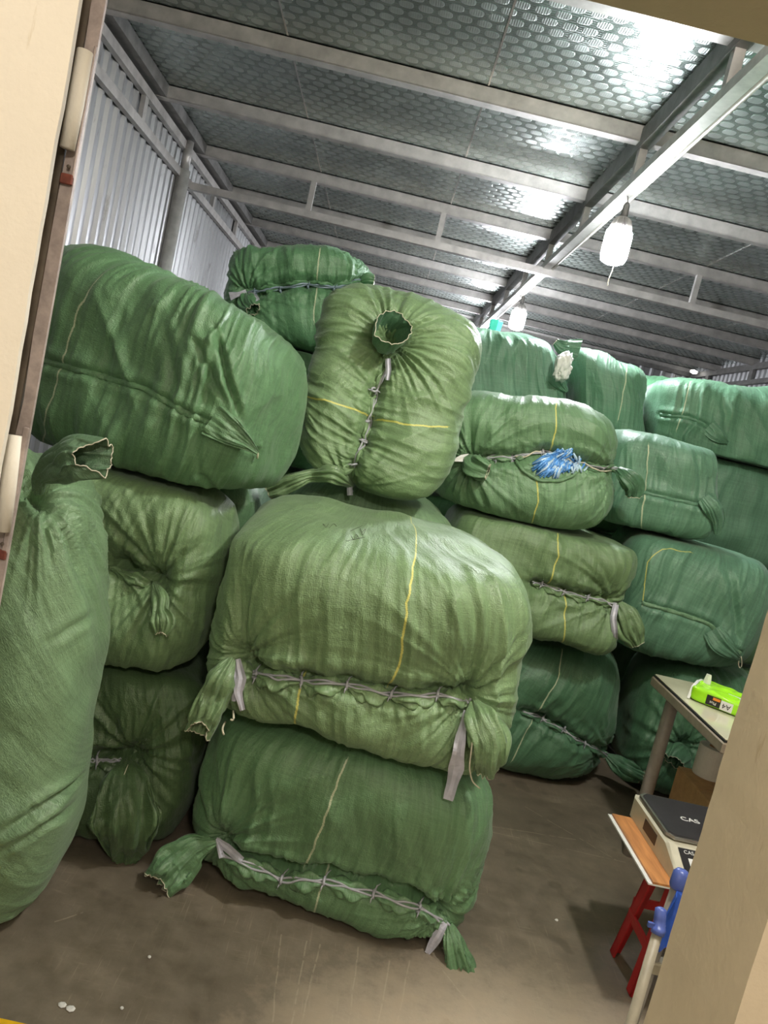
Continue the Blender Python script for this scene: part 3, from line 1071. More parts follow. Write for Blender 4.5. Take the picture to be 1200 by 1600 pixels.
# --- bottom bale of the front stack
B1 = bale('large green bale on the floor, bottom of the front stack, tied tails at both ends',
          [(-0.315, 2.10, 0.575), (0.60, 2.02, 0.56), (0.615, 2.02, -0.012), (-0.315, 2.12, -0.012)], (0.0, 0.78, 0.0), G_MID, WHT, 4.6, HI,
          seam=[(345, 1335), (440, 1374), (507, 1378), (585, 1400), (650, 1420), (700, 1444)], ties=[(440, 1374), (507, 1378), (585, 1400), (650, 1420)],
          gathers=[(337, 1316, 1.0), (700, 1444, 1.0)], stripes=[[(540, 1190), (500, 1300), (470, 1372)], [(506, 1380), (478, 1462)]],
          zmin=0.002, zmax=0.563, seed=11)
hem(B1, B1.seam, B1.ties)
rope(B1, B1.seam, B1.ties)
tail(B1, [(337, 1316, 0.0), (305, 1325, 0.05), (270, 1355, 0.09), (243, 1385, 0.11)], [0.010, 0.040, 0.058, 0.045], [0.010, 0.02, 0.03, 0.03], seed=3, gape=0.03)
ribbon(B1, [(337, 1312, 0.015), (355, 1325, 0.03), (378, 1345, 0.03)], [0.008, 0.014, 0.010])
ribbon(B1, [(340, 1316, 0.02), (347, 1340, 0.03)], [0.006, 0.009], seed=2)
tail(B1, [(700, 1444, 0.0), (707, 1470, 0.05), (718, 1515, 0.07), (722, 1565, 0.05)], [0.010, 0.032, 0.047, 0.036], [0.010, 0.018, 0.022, 0.02], seed=7, gape=0.02)
ribbon(B1, [(696, 1442, 0.02), (682, 1465, 0.04), (667, 1490, 0.035)], [0.008, 0.018, 0.008])
string(B1, [(694, 1458, 0.05), (700, 1480, 0.08), (720, 1505, 0.10), (737, 1515, 0.10), (736, 1540, 0.09)])

# --- big bale on top of it
B2 = bale('largest green bale, on top of the bottom front bale, yellow stripe and grey ribbons',
          [(-0.375, 2.02, 1.155), (0.545, 1.97, 1.175), (0.575, 1.97, 0.55), (-0.345, 2.04, 0.565)], (0.0, 0.84, 0.0), G_OLIVE, YEL, 5.2, (156, 50, 130),
          seam=[(368, 1048), (392, 1055), (468, 1068), (540, 1074), (610, 1090), (683, 1092), (738, 1098)], ties=[(394, 1056), (468, 1068), (540, 1076), (610, 1090), (683, 1092)],
          gathers=[(366, 1032, 1.0), (742, 1098, 1.1)], stripes=[[(642, 800), (652, 850), (635, 950), (625, 1040), (606, 1082)], [(468, 1070), (455, 1158)]],
          zmin=0.567, zmax=1.222, seed=21, back_top=0.05)
hem(B2, B2.seam, B2.ties, w=0.025)
rope(B2, B2.seam[1:], B2.ties)
tail(B2, [(362, 1030, 0.0), (345, 1060, 0.05), (325, 1105, 0.09), (306, 1150, 0.11)], [0.010, 0.035, 0.040, 0.032], [0.010, 0.022, 0.03, 0.03], seed=9, gape=0.05)
ribbon(B2, [(370, 1030, 0.02), (376, 1060, 0.05), (372, 1082, 0.055), (379, 1110, 0.05)], [0.010, 0.018, 0.012, 0.008])
ribbon(B2, [(372, 1034, 0.02), (368, 1070, 0.04), (365, 1096, 0.04)], [0.008, 0.010, 0.006], seed=3)
tail(B2, [(741, 1098, 0.0), (750, 1125, 0.06), (765, 1160, 0.09), (762, 1200, 0.08)], [0.012, 0.045, 0.052, 0.030], [0.012, 0.028, 0.035, 0.03], seed=14, gape=0.02)
ribbon(B2, [(728, 1110, 0.03), (720, 1150, 0.05), (713, 1200, 0.05), (700, 1250, 0.04)], [0.006, 0.014, 0.022, 0.014])
string(B2, [(738, 1160, 0.14), (733, 1200, 0.13), (738, 1222, 0.11), (750, 1232, 0.09)])
string(B2, [(364, 1110, 0.13), (366, 1128, 0.13), (360, 1124, 0.13)], 0.003)
string(B2, [(352, 1128, 0.13), (346, 1140, 0.13), (350, 1148, 0.13)], 0.003)
g = MB()
for st in ([(508, 822), (503, 818), (509, 826), (513, 819)], [(514, 826), (521, 818), (526, 823)], [(548, 830), (566, 822)], [(548, 838), (553, 846), (556, 834), (561, 842)], [(563, 826), (567, 838), (572, 826), (566, 832)], [(541, 846), (570, 840)]):
    P, n, _ = path_on(B2, st, 0.0015, 2)
    g.tube(P, 0.0007, 4)
g.build('pen_marks', M_INK, B2.o)

# --- upright sack by the door frame
BG = bale('tall pale green sack standing upright beside the door frame, mouth tied on top',
          [(-1.2, 1.72, 1.235), (-0.630, 1.76, 1.215), (-0.545, 1.72, -0.012), (-1.2, 1.70, -0.012)], (0.0, 0.40, 0.0), G_PALE, WHT, 3.6, (96, 36, 150),
          gathers=[(62, 768, 1.5)], creases=[([(0, 1300), (60, 1262), (128, 1208)], 0.020, 0.012), ([(0, 1330), (60, 1290), (110, 1255)], 0.010, 0.010), ([(70, 1010), (110, 985), (150, 955)], 0.006, 0.010), ([(0, 1430), (30, 1418), (80, 1390)], 0.008, 0.012)],
          zmin=0.002, seed=31, drape=0.45, wr_axis=(0.75, 0.66), cat='sack', name='tied_sack', group=None)
tail(BG, [(60, 768, 0.0), (62, 748, 0.03), (84, 730, 0.05), (120, 716, 0.08), (165, 718, 0.08)], [0.012, 0.016, 0.036, 0.044, 0.034], [0.012, 0.014, 0.022, 0.03, 0.035], seed=17, gape=0.06, y0=1.82, crumple=0.6, m=fab((0.105, 0.195, 0.105), WHT))

# --- left stack
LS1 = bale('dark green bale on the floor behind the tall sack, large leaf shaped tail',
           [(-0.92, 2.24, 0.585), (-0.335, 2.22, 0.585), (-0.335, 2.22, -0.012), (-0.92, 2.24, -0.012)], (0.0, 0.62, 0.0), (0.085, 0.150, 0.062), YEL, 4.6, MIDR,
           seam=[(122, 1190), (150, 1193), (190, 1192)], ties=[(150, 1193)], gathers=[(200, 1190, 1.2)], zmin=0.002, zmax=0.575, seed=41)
hem(LS1, LS1.seam, LS1.ties, w=0.02)
rope(LS1, LS1.seam, LS1.ties)
tail(LS1, [(200, 1188, 0.0), (198, 1220, 0.05), (200, 1280, 0.07), (196, 1330, 0.05), (193, 1360, 0.03)], [0.012, 0.075, 0.105, 0.060, 0.012], [0.012, 0.03, 0.035, 0.025, 0.008], seed=23, ripple=0.22)
string(LS1, [(191, 1355, 0.05), (193, 1368, 0.04), (190, 1374, 0.04)], 0.0022)
string(LS1, [(200, 1195, 0.09), (182, 1240, 0.115), (173, 1290, 0.12), (180, 1330, 0.10), (192, 1358, 0.06)], 0.0016, name='hem_stitch')
LS2 = bale('olive green bale second up behind the tall sack, small twisted tail in its centre',
           [(-0.95, 2.20, 1.185), (-0.39, 2.17, 1.175), (-0.385, 2.17, 0.575), (-0.95, 2.20, 0.575)], (0.02, 0.50, 0.0), G_OLIVE, YEL, 3.8, MIDR,
           seam=[(168, 888), (195, 900), (238, 912)], ties=[(170, 889)], gathers=[(243, 912, 1.2), (170, 889, 0.6)], zmin=0.577, zmax=1.172, seed=51)
hem(LS2, LS2.seam, LS2.ties, w=0.016)
tail(LS2, [(243, 912, 0.0), (252, 935, 0.045), (250, 955, 0.06), (256, 970, 0.06), (252, 992, 0.05)], [0.010, 0.022, 0.016, 0.036, 0.016], [0.010, 0.014, 0.012, 0.025, 0.015], seed=29, gape=0.015)
LS3 = bale('green bale in the gap behind the twisted tail bale, under the slanted one',
           [(-0.95, 2.74, 1.20), (-0.375, 2.74, 1.19), (-0.375, 2.74, 0.575), (-0.95, 2.74, 0.575)], (0, 0.7, 0), G_MID, YEL, 4.2, (40, 30, 36), zmin=0.577, zmax=1.172, seed=61)
LB = bale('green bale lying slanted on top behind the tall sack, its smooth bulging end showing',
          [(-1.25, 2.42, 1.855), (-0.395, 2.08, 1.735), (-0.395, 2.11, 1.165), (-1.25, 2.42, 1.165)], (0.17, 0.62, -0.03), (0.112, 0.232, 0.110), WHT, 4.0, (130, 80, 110),
          seam=[(65, 563), (140, 583), (225, 607), (290, 645), (345, 668), (400, 705)], sewn=True, stripes=[[(165, 437), (130, 480), (100, 570), (70, 690)]],
          creases=[([(335, 505), (352, 580), (375, 660)], 0.020, 0.012), ([(300, 520), (330, 590), (360, 640)], 0.010, 0.012), ([(255, 500), (270, 600), (235, 700)], 0.010, 0.018), ([(330, 690), (310, 735), (340, 765)], 0.008, 0.012)],
          zmin=1.177, seed=71, drape=1.7, lump=0.9)
hem(LB, LB.seam[:-1], [], w=0.010, th=0.005, edge=True, off=0.004)
tail(LB, [(330, 655, 0.0), (360, 675, 0.03), (385, 692, 0.04), (403, 708, 0.04)], [0.050, 0.042, 0.022, 0.006], [0.008, 0.008, 0.007, 0.003], name='seam_ear', seed=33, ripple=0.12, stitch=False)
string(LB, [(398, 702, 0.055), (404, 708, 0.055), (402, 716, 0.05)], 0.003)

# --- bales behind the front stack
BB = bale('pale green bale in the gap behind the largest bale, under the tilted one',
          [(-0.31, 2.94, 1.235), (0.405, 2.94, 1.235), (0.405, 2.94, 0.575), (-0.31, 2.94, 0.575)], (0, 0.62, 0), G_PALE, YEL, 4.2, (40, 30, 36), zmin=0.577, zmax=1.236, seed=81)
TI = bale('green bale stood on end and tilted, atop the largest bale, rosette tail near its top',
          [('p', 503, 414, 2.86), ('p', 772, 502, 2.86), ('p', 687, 820, 2.72), ('p', 440, 728, 2.74)], (0.02, 0.46, 0.03), G_OLIVE, YEL, 4.0, (120, 40, 150),
          seam=[(607, 560), (588, 600), (577, 650), (568, 690), (551, 735), (546, 765)], ties=[(584, 605), (579, 655), (566, 686), (549, 728)], gathers=[(610, 528, 1.35), (548, 762, 0.8)],
          stripes=[[(480, 620), (540, 633), (580, 645)], [(590, 652), (640, 663), (702, 668)]], zmin=1.226, seed=91, drape=1.25)
hem(TI, TI.seam, TI.ties, w=0.014)
rope(TI, TI.seam, TI.ties)
tail(TI, [(606, 540, 0.0), (604, 532, 0.05), (609, 522, 0.09), (614, 512, 0.115)], [0.030, 0.050, 0.070, 0.066], [0.03, 0.055, 0.075, 0.08], seed=37, ripple=0.14, gape=0.0, crumple=0.28, m=fab(G_DEEP, WHT))
ribbon(TI, [(606, 560, 0.03), (607, 578, 0.035), (605, 594, 0.03)], [0.010, 0.012, 0.008])
tail(TI, [(548, 758, 0.0), (520, 740, 0.03), (480, 744, 0.03), (445, 758, 0.03), (420, 768, 0.02)], [0.012, 0.03, 0.022, 0.032, 0.03], [0.012, 0.02, 0.014, 0.02, 0.02], seed=43)
ribbon(TI, [(546, 758, 0.04), (547, 774, 0.05)], [0.010, 0.012])
TL1 = bale('green bale highest of all, under the roof by the zinc wall, grey rope seam',
           [('p', 346, 362, 3.62), ('p', 592, 388, 3.62), ('p', 560, 560, 3.62), ('p', 338, 528, 3.62)], (0.0, 0.7, 0.0), (0.105, 0.245, 0.118), WHT, 4.8, MIDR,
           seam=[(362, 460), (400, 452), (445, 446), (480, 440), (520, 446), (580, 436)], ties=[(400, 456), (437, 450), (480, 443), (520, 447)], gathers=[(380, 462, 0.9), (578, 436, 0.8)],
           stripes=[[(500, 395), (495, 440), (490, 500)]], zmin=1.74, seed=101, drape=1.4)
hem(TL1, TL1.seam, TL1.ties, w=0.018)
rope(TL1, TL1.seam, TL1.ties, m=simple('blue_grey_twine', (0.26, 0.33, 0.42), 0.45), rad=0.0045)
tail(TL1, [(382, 460, 0.0), (385, 472, 0.04), (396, 484, 0.05)], [0.02, 0.05, 0.035], [0.02, 0.03, 0.025], seed=47)
ribbon(TL1, [(385, 456, 0.06), (372, 460, 0.07), (359, 463, 0.07)], [0.012, 0.010, 0.022])
ribbon(TL1, [(388, 458, 0.06), (398, 462, 0.07), (402, 470, 0.07)], [0.012, 0.012, 0.014], seed=2)
tail(TL1, [(566, 438, 0.0), (573, 434, 0.05), (584, 437, 0.06)], [0.015, 0.035, 0.02], [0.015, 0.02, 0.02], seed=48)
TL2 = bale('green bale under the highest one, mostly hidden by the tilted bale',
           [(-0.92, 3.62, 1.75), (-0.20, 3.62, 1.75), (-0.20, 3.62, 1.17), (-0.92, 3.62, 1.17)], (0, 0.7, 0), G_MID, WHT, 4.4, (44, 24, 40), zmin=1.165, zmax=1.738, seed=111)

# --- right-hand stack in front
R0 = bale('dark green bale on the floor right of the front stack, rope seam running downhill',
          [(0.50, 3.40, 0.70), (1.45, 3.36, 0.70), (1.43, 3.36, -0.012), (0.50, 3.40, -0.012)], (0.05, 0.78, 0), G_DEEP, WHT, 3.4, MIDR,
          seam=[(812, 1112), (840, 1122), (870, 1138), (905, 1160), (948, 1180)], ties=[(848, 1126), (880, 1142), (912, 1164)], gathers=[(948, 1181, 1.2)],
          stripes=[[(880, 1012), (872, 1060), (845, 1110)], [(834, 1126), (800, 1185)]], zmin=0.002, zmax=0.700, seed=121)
hem(R0, R0.seam, R0.ties, w=0.02)
rope(R0, R0.seam, R0.ties)
tail(R0, [(948, 1181, 0.0), (965, 1193, 0.04), (985, 1205, 0.05), (1002, 1212, 0.04)], [0.014, 0.045, 0.050, 0.03], [0.012, 0.02, 0.025, 0.02], seed=51)
R1 = bale('olive green bale under the torn one, rope seam and drooping tail at its end',
          [(0.40, 3.22, 1.235), (1.235, 3.20, 1.245), (1.275, 3.20, 0.69), (0.42, 3.24, 0.69)], (0.0, 0.75, 0.0), (0.150, 0.245, 0.112), YEL, 5.0, MIDR,
          seam=[(828, 912), (850, 917), (885, 929), (922, 938), (960, 945)], ties=[(846, 916), (882, 929), (920, 938)], gathers=[(966, 945, 1.1)],
          stripes=[[(873, 825), (872, 870), (862, 915)], [(887, 935), (879, 1005)]], zmin=0.704, zmax=1.205, seed=131)
hem(R1, R1.seam, R1.ties, w=0.02)
rope(R1, R1.seam, R1.ties)
tail(R1, [(966, 942, 0.0), (975, 960, 0.05), (985, 985, 0.07), (995, 1008, 0.05)], [0.016, 0.055, 0.062, 0.03], [0.015, 0.03, 0.035, 0.02], seed=57)
ribbon(R1, [(963, 942, 0.03), (958, 965, 0.05), (962, 1000, 0.05)], [0.012, 0.016, 0.010])
R2 = bale('green bale with a torn hole showing blue wrapped goods, third up of its stack',
          [('p', 700, 600, 3.20), ('p', 990, 642, 3.20), ('p', 975, 845, 3.20), ('p', 680, 800, 3.20)], (0.0, 0.75, 0.0), (0.135, 0.258, 0.130), YEL, 4.4, (120, 36, 96),
          seam=[(738, 722), (770, 716), (810, 716), (860, 708), (905, 722), (945, 728), (968, 736)], ties=[(770, 718), (804, 718), (852, 707), (905, 722), (935, 731)], gathers=[(735, 722, 1.2), (968, 738, 0.9)],
          stripes=[[(866, 625), (869, 670), (866, 705)], [(838, 752), (840, 780), (830, 812)]], zmin=1.209, seed=141, drape=0.9)
hem(R2, [(738, 722), (770, 716), (820, 716)], [(770, 718), (804, 718)], w=0.014)
hem(R2, [(900, 720), (945, 728), (968, 736)], [(905, 722), (935, 731)], w=0.014)
rope(R2, R2.seam, R2.ties)
rope(R2, [(800, 716), (850, 706), (890, 712), (912, 730), (936, 742), (950, 735)], [], off=0.02, rad=0.003, strands=1, knots=False, name='loose_rope', m=M_CORD)
tail(R2, [(738, 722, 0.0), (735, 728, 0.05), (748, 733, 0.07), (762, 738, 0.06)], [0.025, 0.05, 0.05, 0.03], [0.025, 0.045, 0.045, 0.03], seed=61)
ribbon(R2, [(733, 714, 0.05), (722, 716, 0.06), (709, 719, 0.055)], [0.014, 0.016, 0.006], m=M_WHITE)
tail(R2, [(966, 734, 0.0), (978, 745, 0.05), (992, 758, 0.05), (990, 775, 0.04)], [0.015, 0.035, 0.045, 0.03], [0.014, 0.025, 0.03, 0.025], seed=63, m=fab(G_DEEP, WHT))
# torn hole: ragged lips of cloth around a wad of blue film
cx, cy = 858, 729
hp, hn = R2.anchor(cx, cy)
g1, g2 = MB(), MB()
rs = np.random.RandomState(5)
apx = np.array([884.0, 706.0])
for i in range(110):
    e = np.array([858.0, 732.0]) + np.array([math.cos(i * 2.4), math.sin(i * 2.4)]) * np.array([29.0, 18.0]) * math.sqrt(rs.uniform(0.15, 1))
    a0 = apx + rs.uniform(-14, 10, 2) * np.array([1, 0.5])
    pts = [R2.anchor(*(a0 * (1 - t) + e * t + rs.uniform(-1.5, 1.5, 2)), 0.003 + 0.013 * math.sin(math.pi * (0.15 + 0.8 * t)) * rs.uniform(0.5, 1))[0] for t in (0, 0.35, 0.7, 1)]
    (g1 if i % 4 else g2).tube(pts, [0.003, 0.0055, 0.0065, 0.003], 5)
for i in range(26):
    x = rs.uniform(884, 912)
    y = rs.uniform(706, 728)
    pts = [R2.anchor(x, y, 0.005)[0], R2.anchor(x + rs.uniform(-8, 8), y + rs.uniform(4, 9), 0.013)[0], R2.anchor(x + rs.uniform(-10, 8), y + 13, 0.004)[0]]
    (g2 if i % 3 else g1).tube(pts, [0.004, 0.007, 0.004], 5)
g1.build('blue_film_wad', M_BLUEF, R2.o, smooth=True)
g2.build('pale_film_wad', M_BLUEP, R2.o, smooth=True)
hem(R2, [(808, 722), (822, 740), (845, 752), (872, 752), (895, 744), (908, 728)], [], w=0.007, th=0.006, name='torn_edge', edge=True)

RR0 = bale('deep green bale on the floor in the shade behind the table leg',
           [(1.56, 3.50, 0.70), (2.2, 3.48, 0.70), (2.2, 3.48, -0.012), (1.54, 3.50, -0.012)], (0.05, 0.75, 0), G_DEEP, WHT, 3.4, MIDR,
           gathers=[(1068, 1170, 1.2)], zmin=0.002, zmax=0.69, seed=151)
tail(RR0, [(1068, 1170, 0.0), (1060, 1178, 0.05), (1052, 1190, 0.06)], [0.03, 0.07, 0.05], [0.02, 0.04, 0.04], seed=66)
RR1 = bale('green bale just above the table, thick pale seam ending in a looped cord',
           [(1.262, 3.47, 1.29), (2.02, 3.44, 1.29), (2.00, 3.44, 0.685), (1.285, 3.47, 0.685)], (0.08, 0.78, 0.0), G_COOL, YEL, 4.2, MIDR,
           seam=[(1003, 942), (1060, 958), (1110, 975), (1130, 1000), (1155, 1020)], sewn=True, stripes=[[(1080, 862), (1030, 860), (1012, 880), (1005, 940)]],
           creases=[([(1140, 890), (1148, 950), (1152, 1010)], 0.016, 0.014)], zmin=0.694, zmax=1.265, seed=161)
hem(RR1, RR1.seam, [], w=0.010, th=0.008, edge=True, off=0.006, m=fab((0.16, 0.30, 0.17), WHT))
tail(RR1, [(1112, 985, 0.0), (1125, 1005, 0.03), (1145, 1022, 0.04), (1156, 1030, 0.03)], [0.045, 0.050, 0.030, 0.008], [0.012, 0.014, 0.01, 0.004], name='seam_ear', seed=71, stitch=False, ripple=0.15)
string(RR1, [(1156, 1024, 0.04), (1153, 1038, 0.05), (1156, 1047, 0.05), (1160, 1040, 0.05), (1158, 1026, 0.04)], 0.0028)
RR2 = bale('green bale between the torn bale and the far stack, creased ear at its end',
           [(1.09, 3.56, 1.735), (1.60, 3.52, 1.735), (1.665, 3.52, 1.26), (1.09, 3.56, 1.26)], (0.05, 0.60, 0.0), G_COOL, WHT, 5.0, MIDR,
           seam=[(1000, 768), (1050, 780), (1100, 790)], sewn=True, stripes=[[(1015, 695), (1012, 740), (1000, 835)]], creases=[([(1112, 745), (1108, 780), (1122, 810)], 0.018, 0.014)],
           zmin=1.268, zmax=1.76, seed=171)
hem(RR2, RR2.seam, [], w=0.008, th=0.005, edge=True, off=0.004)
tail(RR2, [(1100, 778, 0.0), (1112, 792, 0.03), (1122, 815, 0.035), (1120, 835, 0.02)], [0.03, 0.045, 0.035, 0.012], [0.01, 0.014, 0.012, 0.005], name='seam_ear', seed=73, stitch=False, ripple=0.15)
RR3 = bale('shaded green bale beneath the one at the frame edge, far stack',
           [(1.62, 4.30, 1.755), (2.70, 4.28, 1.755), (2.70, 4.28, 1.15), (1.62, 4.30, 1.15)], (0, 0.7, 0), G_COOL, WHT, 4.6, (60, 24, 44), zmin=1.165, zmax=1.735, seed=181)
RR4 = bale('green bale low in the far stack, its top just showing behind the table bale',
           [(1.62, 4.32, 1.17), (2.70, 4.30, 1.17), (2.70, 4.30, 0.57), (1.62, 4.32, 0.57)], (0, 0.7, 0), G_MID, WHT, 4.6, (44, 24, 36), zmin=0.577, zmax=1.162, seed=191)
T1 = bale('green bale beneath the second lamp, behind the torn bale',
          [('p', 690, 492, 4.22), ('p', 876, 526, 4.22), ('p', 893, 665, 4.22), ('p', 690, 640, 4.22)], (0, 0.66, 0), G_COOL, WHT, 4.6, MIDR,
          creases=[([(865, 560), (872, 590), (884, 612)], 0.012, 0.014)], zmin=1.74, seed=201)
tail(T1, [(868, 590, 0.0), (876, 602, 0.03), (886, 612, 0.035)], [0.05, 0.035, 0.008], [0.012, 0.012, 0.004], name='seam_ear', seed=75, stitch=False, ripple=0.15)
T2 = bale('green bale with a raised corner flap, white liner poking out under it',
          [('p', 897, 527, 4.22), ('p', 1030, 578, 4.20), ('p', 1016, 712, 4.20), ('p', 905, 690, 4.22)], (0.02, 0.68, 0), (0.10, 0.235, 0.14), WHT, 3.9, MIDR,
          stripes=[[(978, 572), (974, 610), (965, 655)]], zmin=1.74, seed=211)
tail(T2, [(905, 548, 0.0), (893, 545, 0.04), (880, 545, 0.05), (868, 534, 0.05)], [0.06, 0.05, 0.045, 0.02], [0.02, 0.02, 0.02, 0.01], name='corner_flap', seed=77, ripple=0.15)
T3 = bale('green bale at the frame edge, high in the far stack under the wall rail',
          [('p', 1037, 577, 4.18), ('p', 1330, 622, 4.18), ('p', 1330, 800, 4.18), ('p', 1026, 712, 4.18)], (0.02, 0.7, 0), (0.10, 0.235, 0.138), WHT, 4.0, MIDR,
          seam=[(1032, 648), (1075, 652), (1100, 662), (1120, 685), (1136, 692)], sewn=True, stripes=[[(1078, 598), (1068, 640), (1058, 670)]], creases=[([(1132, 620), (1136, 655), (1138, 690)], 0.014, 0.016)],
          zmin=1.74, seed=221)
hem(T3, T3.seam, [], w=0.009, th=0.006, edge=True, off=0.005)
tail(T3, [(1105, 668, 0.0), (1120, 682, 0.03), (1137, 692, 0.03)], [0.045, 0.04, 0.008], [0.012, 0.012, 0.004], name='seam_ear', seed=79, stitch=False, ripple=0.15)
T4 = bale('green bale showing as a crumpled strip behind the far stack',
          [(1.52, 5.05, 2.24), (2.28, 5.05, 2.22), (2.28, 5.05, 1.73), (1.52, 5.05, 1.73)], (0, 0.6, 0), (0.10, 0.27, 0.14), WHT, 3.6, (50, 24, 40), zmin=1.74, seed=231)

# bales buried in the pile that carry the ones above
hid = 'green bale buried inside the pile, carrying the ones above it'
core = [(-0.95, -0.375, 2.92, 0.55, 0), (-0.31, 0.405, 2.94, 0.6, 0), (-0.92, -0.20, 3.64, 0.65, 0), (-0.92, -0.20, 3.64, 0.65, 1),
        (0.22, 0.90, 4.26, 0.6, 0), (0.22, 0.90, 4.26, 0.6, 1), (0.22, 0.90, 4.26, 0.6, 2), (0.93, 1.58, 4.26, 0.6, 0), (0.93, 1.58, 4.26, 0.6, 1), (0.93, 1.58, 4.26, 0.6, 2),
        (1.62, 2.70, 4.36, 0.6, 0), (1.5, 2.3, 5.08, 0.6, 0), (1.5, 2.3, 5.08, 0.6, 1), (1.5, 2.3, 5.08, 0.6, 2)]
LV = [(0.002, 0.573), (0.577, 1.161), (1.165, 1.736)]
for i, (x0, x1, y, dd, lv) in enumerate(core):
    z0, z1 = LV[lv]
    bale(hid, [(x0, y, z1 + 0.015), (x1, y, z1 + 0.015), (x1, y, z0 - 0.012), (x0, y, z0 - 0.012)], (0, dd, 0), G_MID, WHT, 4.4, (28, 20, 22), zmin=z0, zmax=z1, seed=300 + 7 * i, group='bales buried inside the pile')

# --- small things lying on the far bales
p = T1.anchor(772, 522)[0] + np.array([0, 0.03, 0.05])
tag(MB().loft([[tuple(p + np.array([a * 0.035 * s, 0.02 * b, z])) for a, b in ((-1, -1), (0.2, -1.4), (1, -0.8), (1.1, 0.9), (0, 1.2), (-1, 1))] for s, z in ((0.9, -0.045), (1.0, 0.0), (1.1, 0.03), (0.8, 0.036))]).build('plastic_scrap', M_TEAL), 'small teal plastic scrap on the bale beneath the second lamp', 'scrap')
p = place(880, 573, 4.13)
cub, Q = cube_surface(20, 14, 20)
q = cub / ((np.abs(cub) ** 3).sum(1) ** (1 / 3))[:, None]
d_ = 1 + 0.25 * noise(q[:, 0] * 3, q[:, 1] * 3, q[:, 2] * 3, 5) + 0.12 * noise(q[:, 0] * 7, q[:, 1] * 7, q[:, 2] * 7, 6)
mk('white_liner', p + q * d_[:, None] * np.array([0.040, 0.035, 0.070]), Q, M_WHITE, T2.o, smooth=True)


# ------------------------------------------------------------------ bulbs
def bulb(c, label, r=0.075, cord=True):
    e = empty('hanging_bulb', (c[0], c[1], c[2]))
    tag(e, label, 'light bulb', 'bulbs hung from the truss')
    h = 0.10 * r / 0.075
    pr = [(0.002, -h), (r * 0.55, -h + 0.003), (r * 0.88, -h + 0.016), (r, -h + 0.042), (r, h * 0.62), (r * 0.96, h * 0.8), (r * 0.7, h * 0.86)]
    MB().lathe(c, pr, 28).build('globe', M_BULB, e, smooth=True)
    g = MB()
    fins = 44
    rings = []
    for z, rr in ((h * 0.86, r * 0.9), (h * 1.15, r * 0.82), (h * 1.5, r * 0.62), (h * 1.62, r * 0.4)):
        rings.append([(c[0] + rr * (1 if i % 2 else 0.88) * math.cos(2 * math.pi * i / fins), c[1] + rr * (1 if i % 2 else 0.88) * math.sin(2 * math.pi * i / fins), c[2] + z) for i in range(fins)])
    g.loft(rings)
    g.build('finned_collar', M_STEEL, e)
    MB().lathe((c[0], c[1], c[2] + h * 1.6), [(0.019, 0), (0.021, 0.01), (0.018, 0.07), (0.010, 0.085)], 14).build('lamp_holder', M_STEELD, e)
    top = zb - 0.02
    MB().tube([(c[0], c[1], c[2] + h * 1.6 + 0.08), (c[0] + 0.004, c[1], (c[2] + top) / 2 + 0.1), (XT + 0.01, c[1], top)], 0.004, 6).build('wire', M_STEELD, e)
    if cord:
        MB().tube([(c[0] + 0.005, c[1] - r * 0.6, c[2] - h + 0.01), (c[0] + 0.003, c[1] - r * 0.6, c[2] - h - 0.05), (c[0] - 0.004, c[1] - r * 0.6, c[2] - h - 0.09), (c[0] - 0.001, c[1] - r * 0.6, c[2] - h - 0.13)], 0.0028, 6).build('pull_cord', M_CORD, e)
    return e


bulb((1.065, 4.45, 2.755), 'large glowing bulb with hanging pull cord, nearest the doorway')
bulb((1.10, 7.85, 2.795), 'glowing bulb further along the truss, just over the bales', cord=False)
bulb((1.08, 11.3, 2.80), 'glowing bulb at the far end of the truss, behind the bales', cord=False)
p = place(1084, 581, 11.6)
e = empty('wall_lamp', tuple(p))
tag(e, 'small lit lamp on the far corner under the roof', 'lamp')
m_, n_, b_ = mat('small_lamp_glow')
b_.inputs['Emission Color'].default_value = (1, 0.97, 0.9, 1)
b_.inputs['Emission Strength'].default_value = 6
MB().tube([p + np.array([-0.05, 0, 0]), p, p + np.array([0.05, 0, 0])], [0.018, 0.032, 0.018], 10).build('lamp_glass', m_, e, smooth=True)
MB().tube([p + np.array([0.05, 0, 0]), p + np.array([0.17, 0.02, 0.01])], 0.012, 8).build('lamp_arm', M_PIPE, e)

# ------------------------------------------------------------------ table and what stands there
tz = 0.75
TC = atZ(np.array(1022.0), np.array(1052.0), tz)
tb = empty('table', (TC[0] + 0.3, TC[1] - 0.5, 0))
tag(tb, 'pale laminate table with metal edge partly behind the doorway pillar', 'table')
x0, y1 = TC[0], TC[1]
y0 = y1 - 0.655
x1 = x0 + 1.1
MB().box((x0 + 0.004, y0 + 0.004, tz - 0.006), (x1, y1 - 0.004, tz), 0.002).build('tabletop', M_LAMIN, tb)
MB().box((x0, y0, tz - 0.012), (x1 + 0.004, y1, tz - 0.0065)).build('glass_shadow_gap', M_BLACK, tb)
MB().box((x0 - 0.004, y0 - 0.004, tz - 0.05), (x1 + 0.008, y1 + 0.004, tz - 0.0125), 0.004).build('edge_band', M_EDGE, tb)
for (lx, ly) in ((x0 + 0.07, y1 - 0.08), (x1 - 0.07, y1 - 0.08), (x0 + 0.105, y0 + 0.045), (x1 - 0.07, y0 + 0.045)):
    MB().tube([(lx, ly, 0), (lx, ly, 0.4), (lx, ly, tz - 0.05)], 0.026, 16).build('leg', M_LEG, tb, smooth=True)

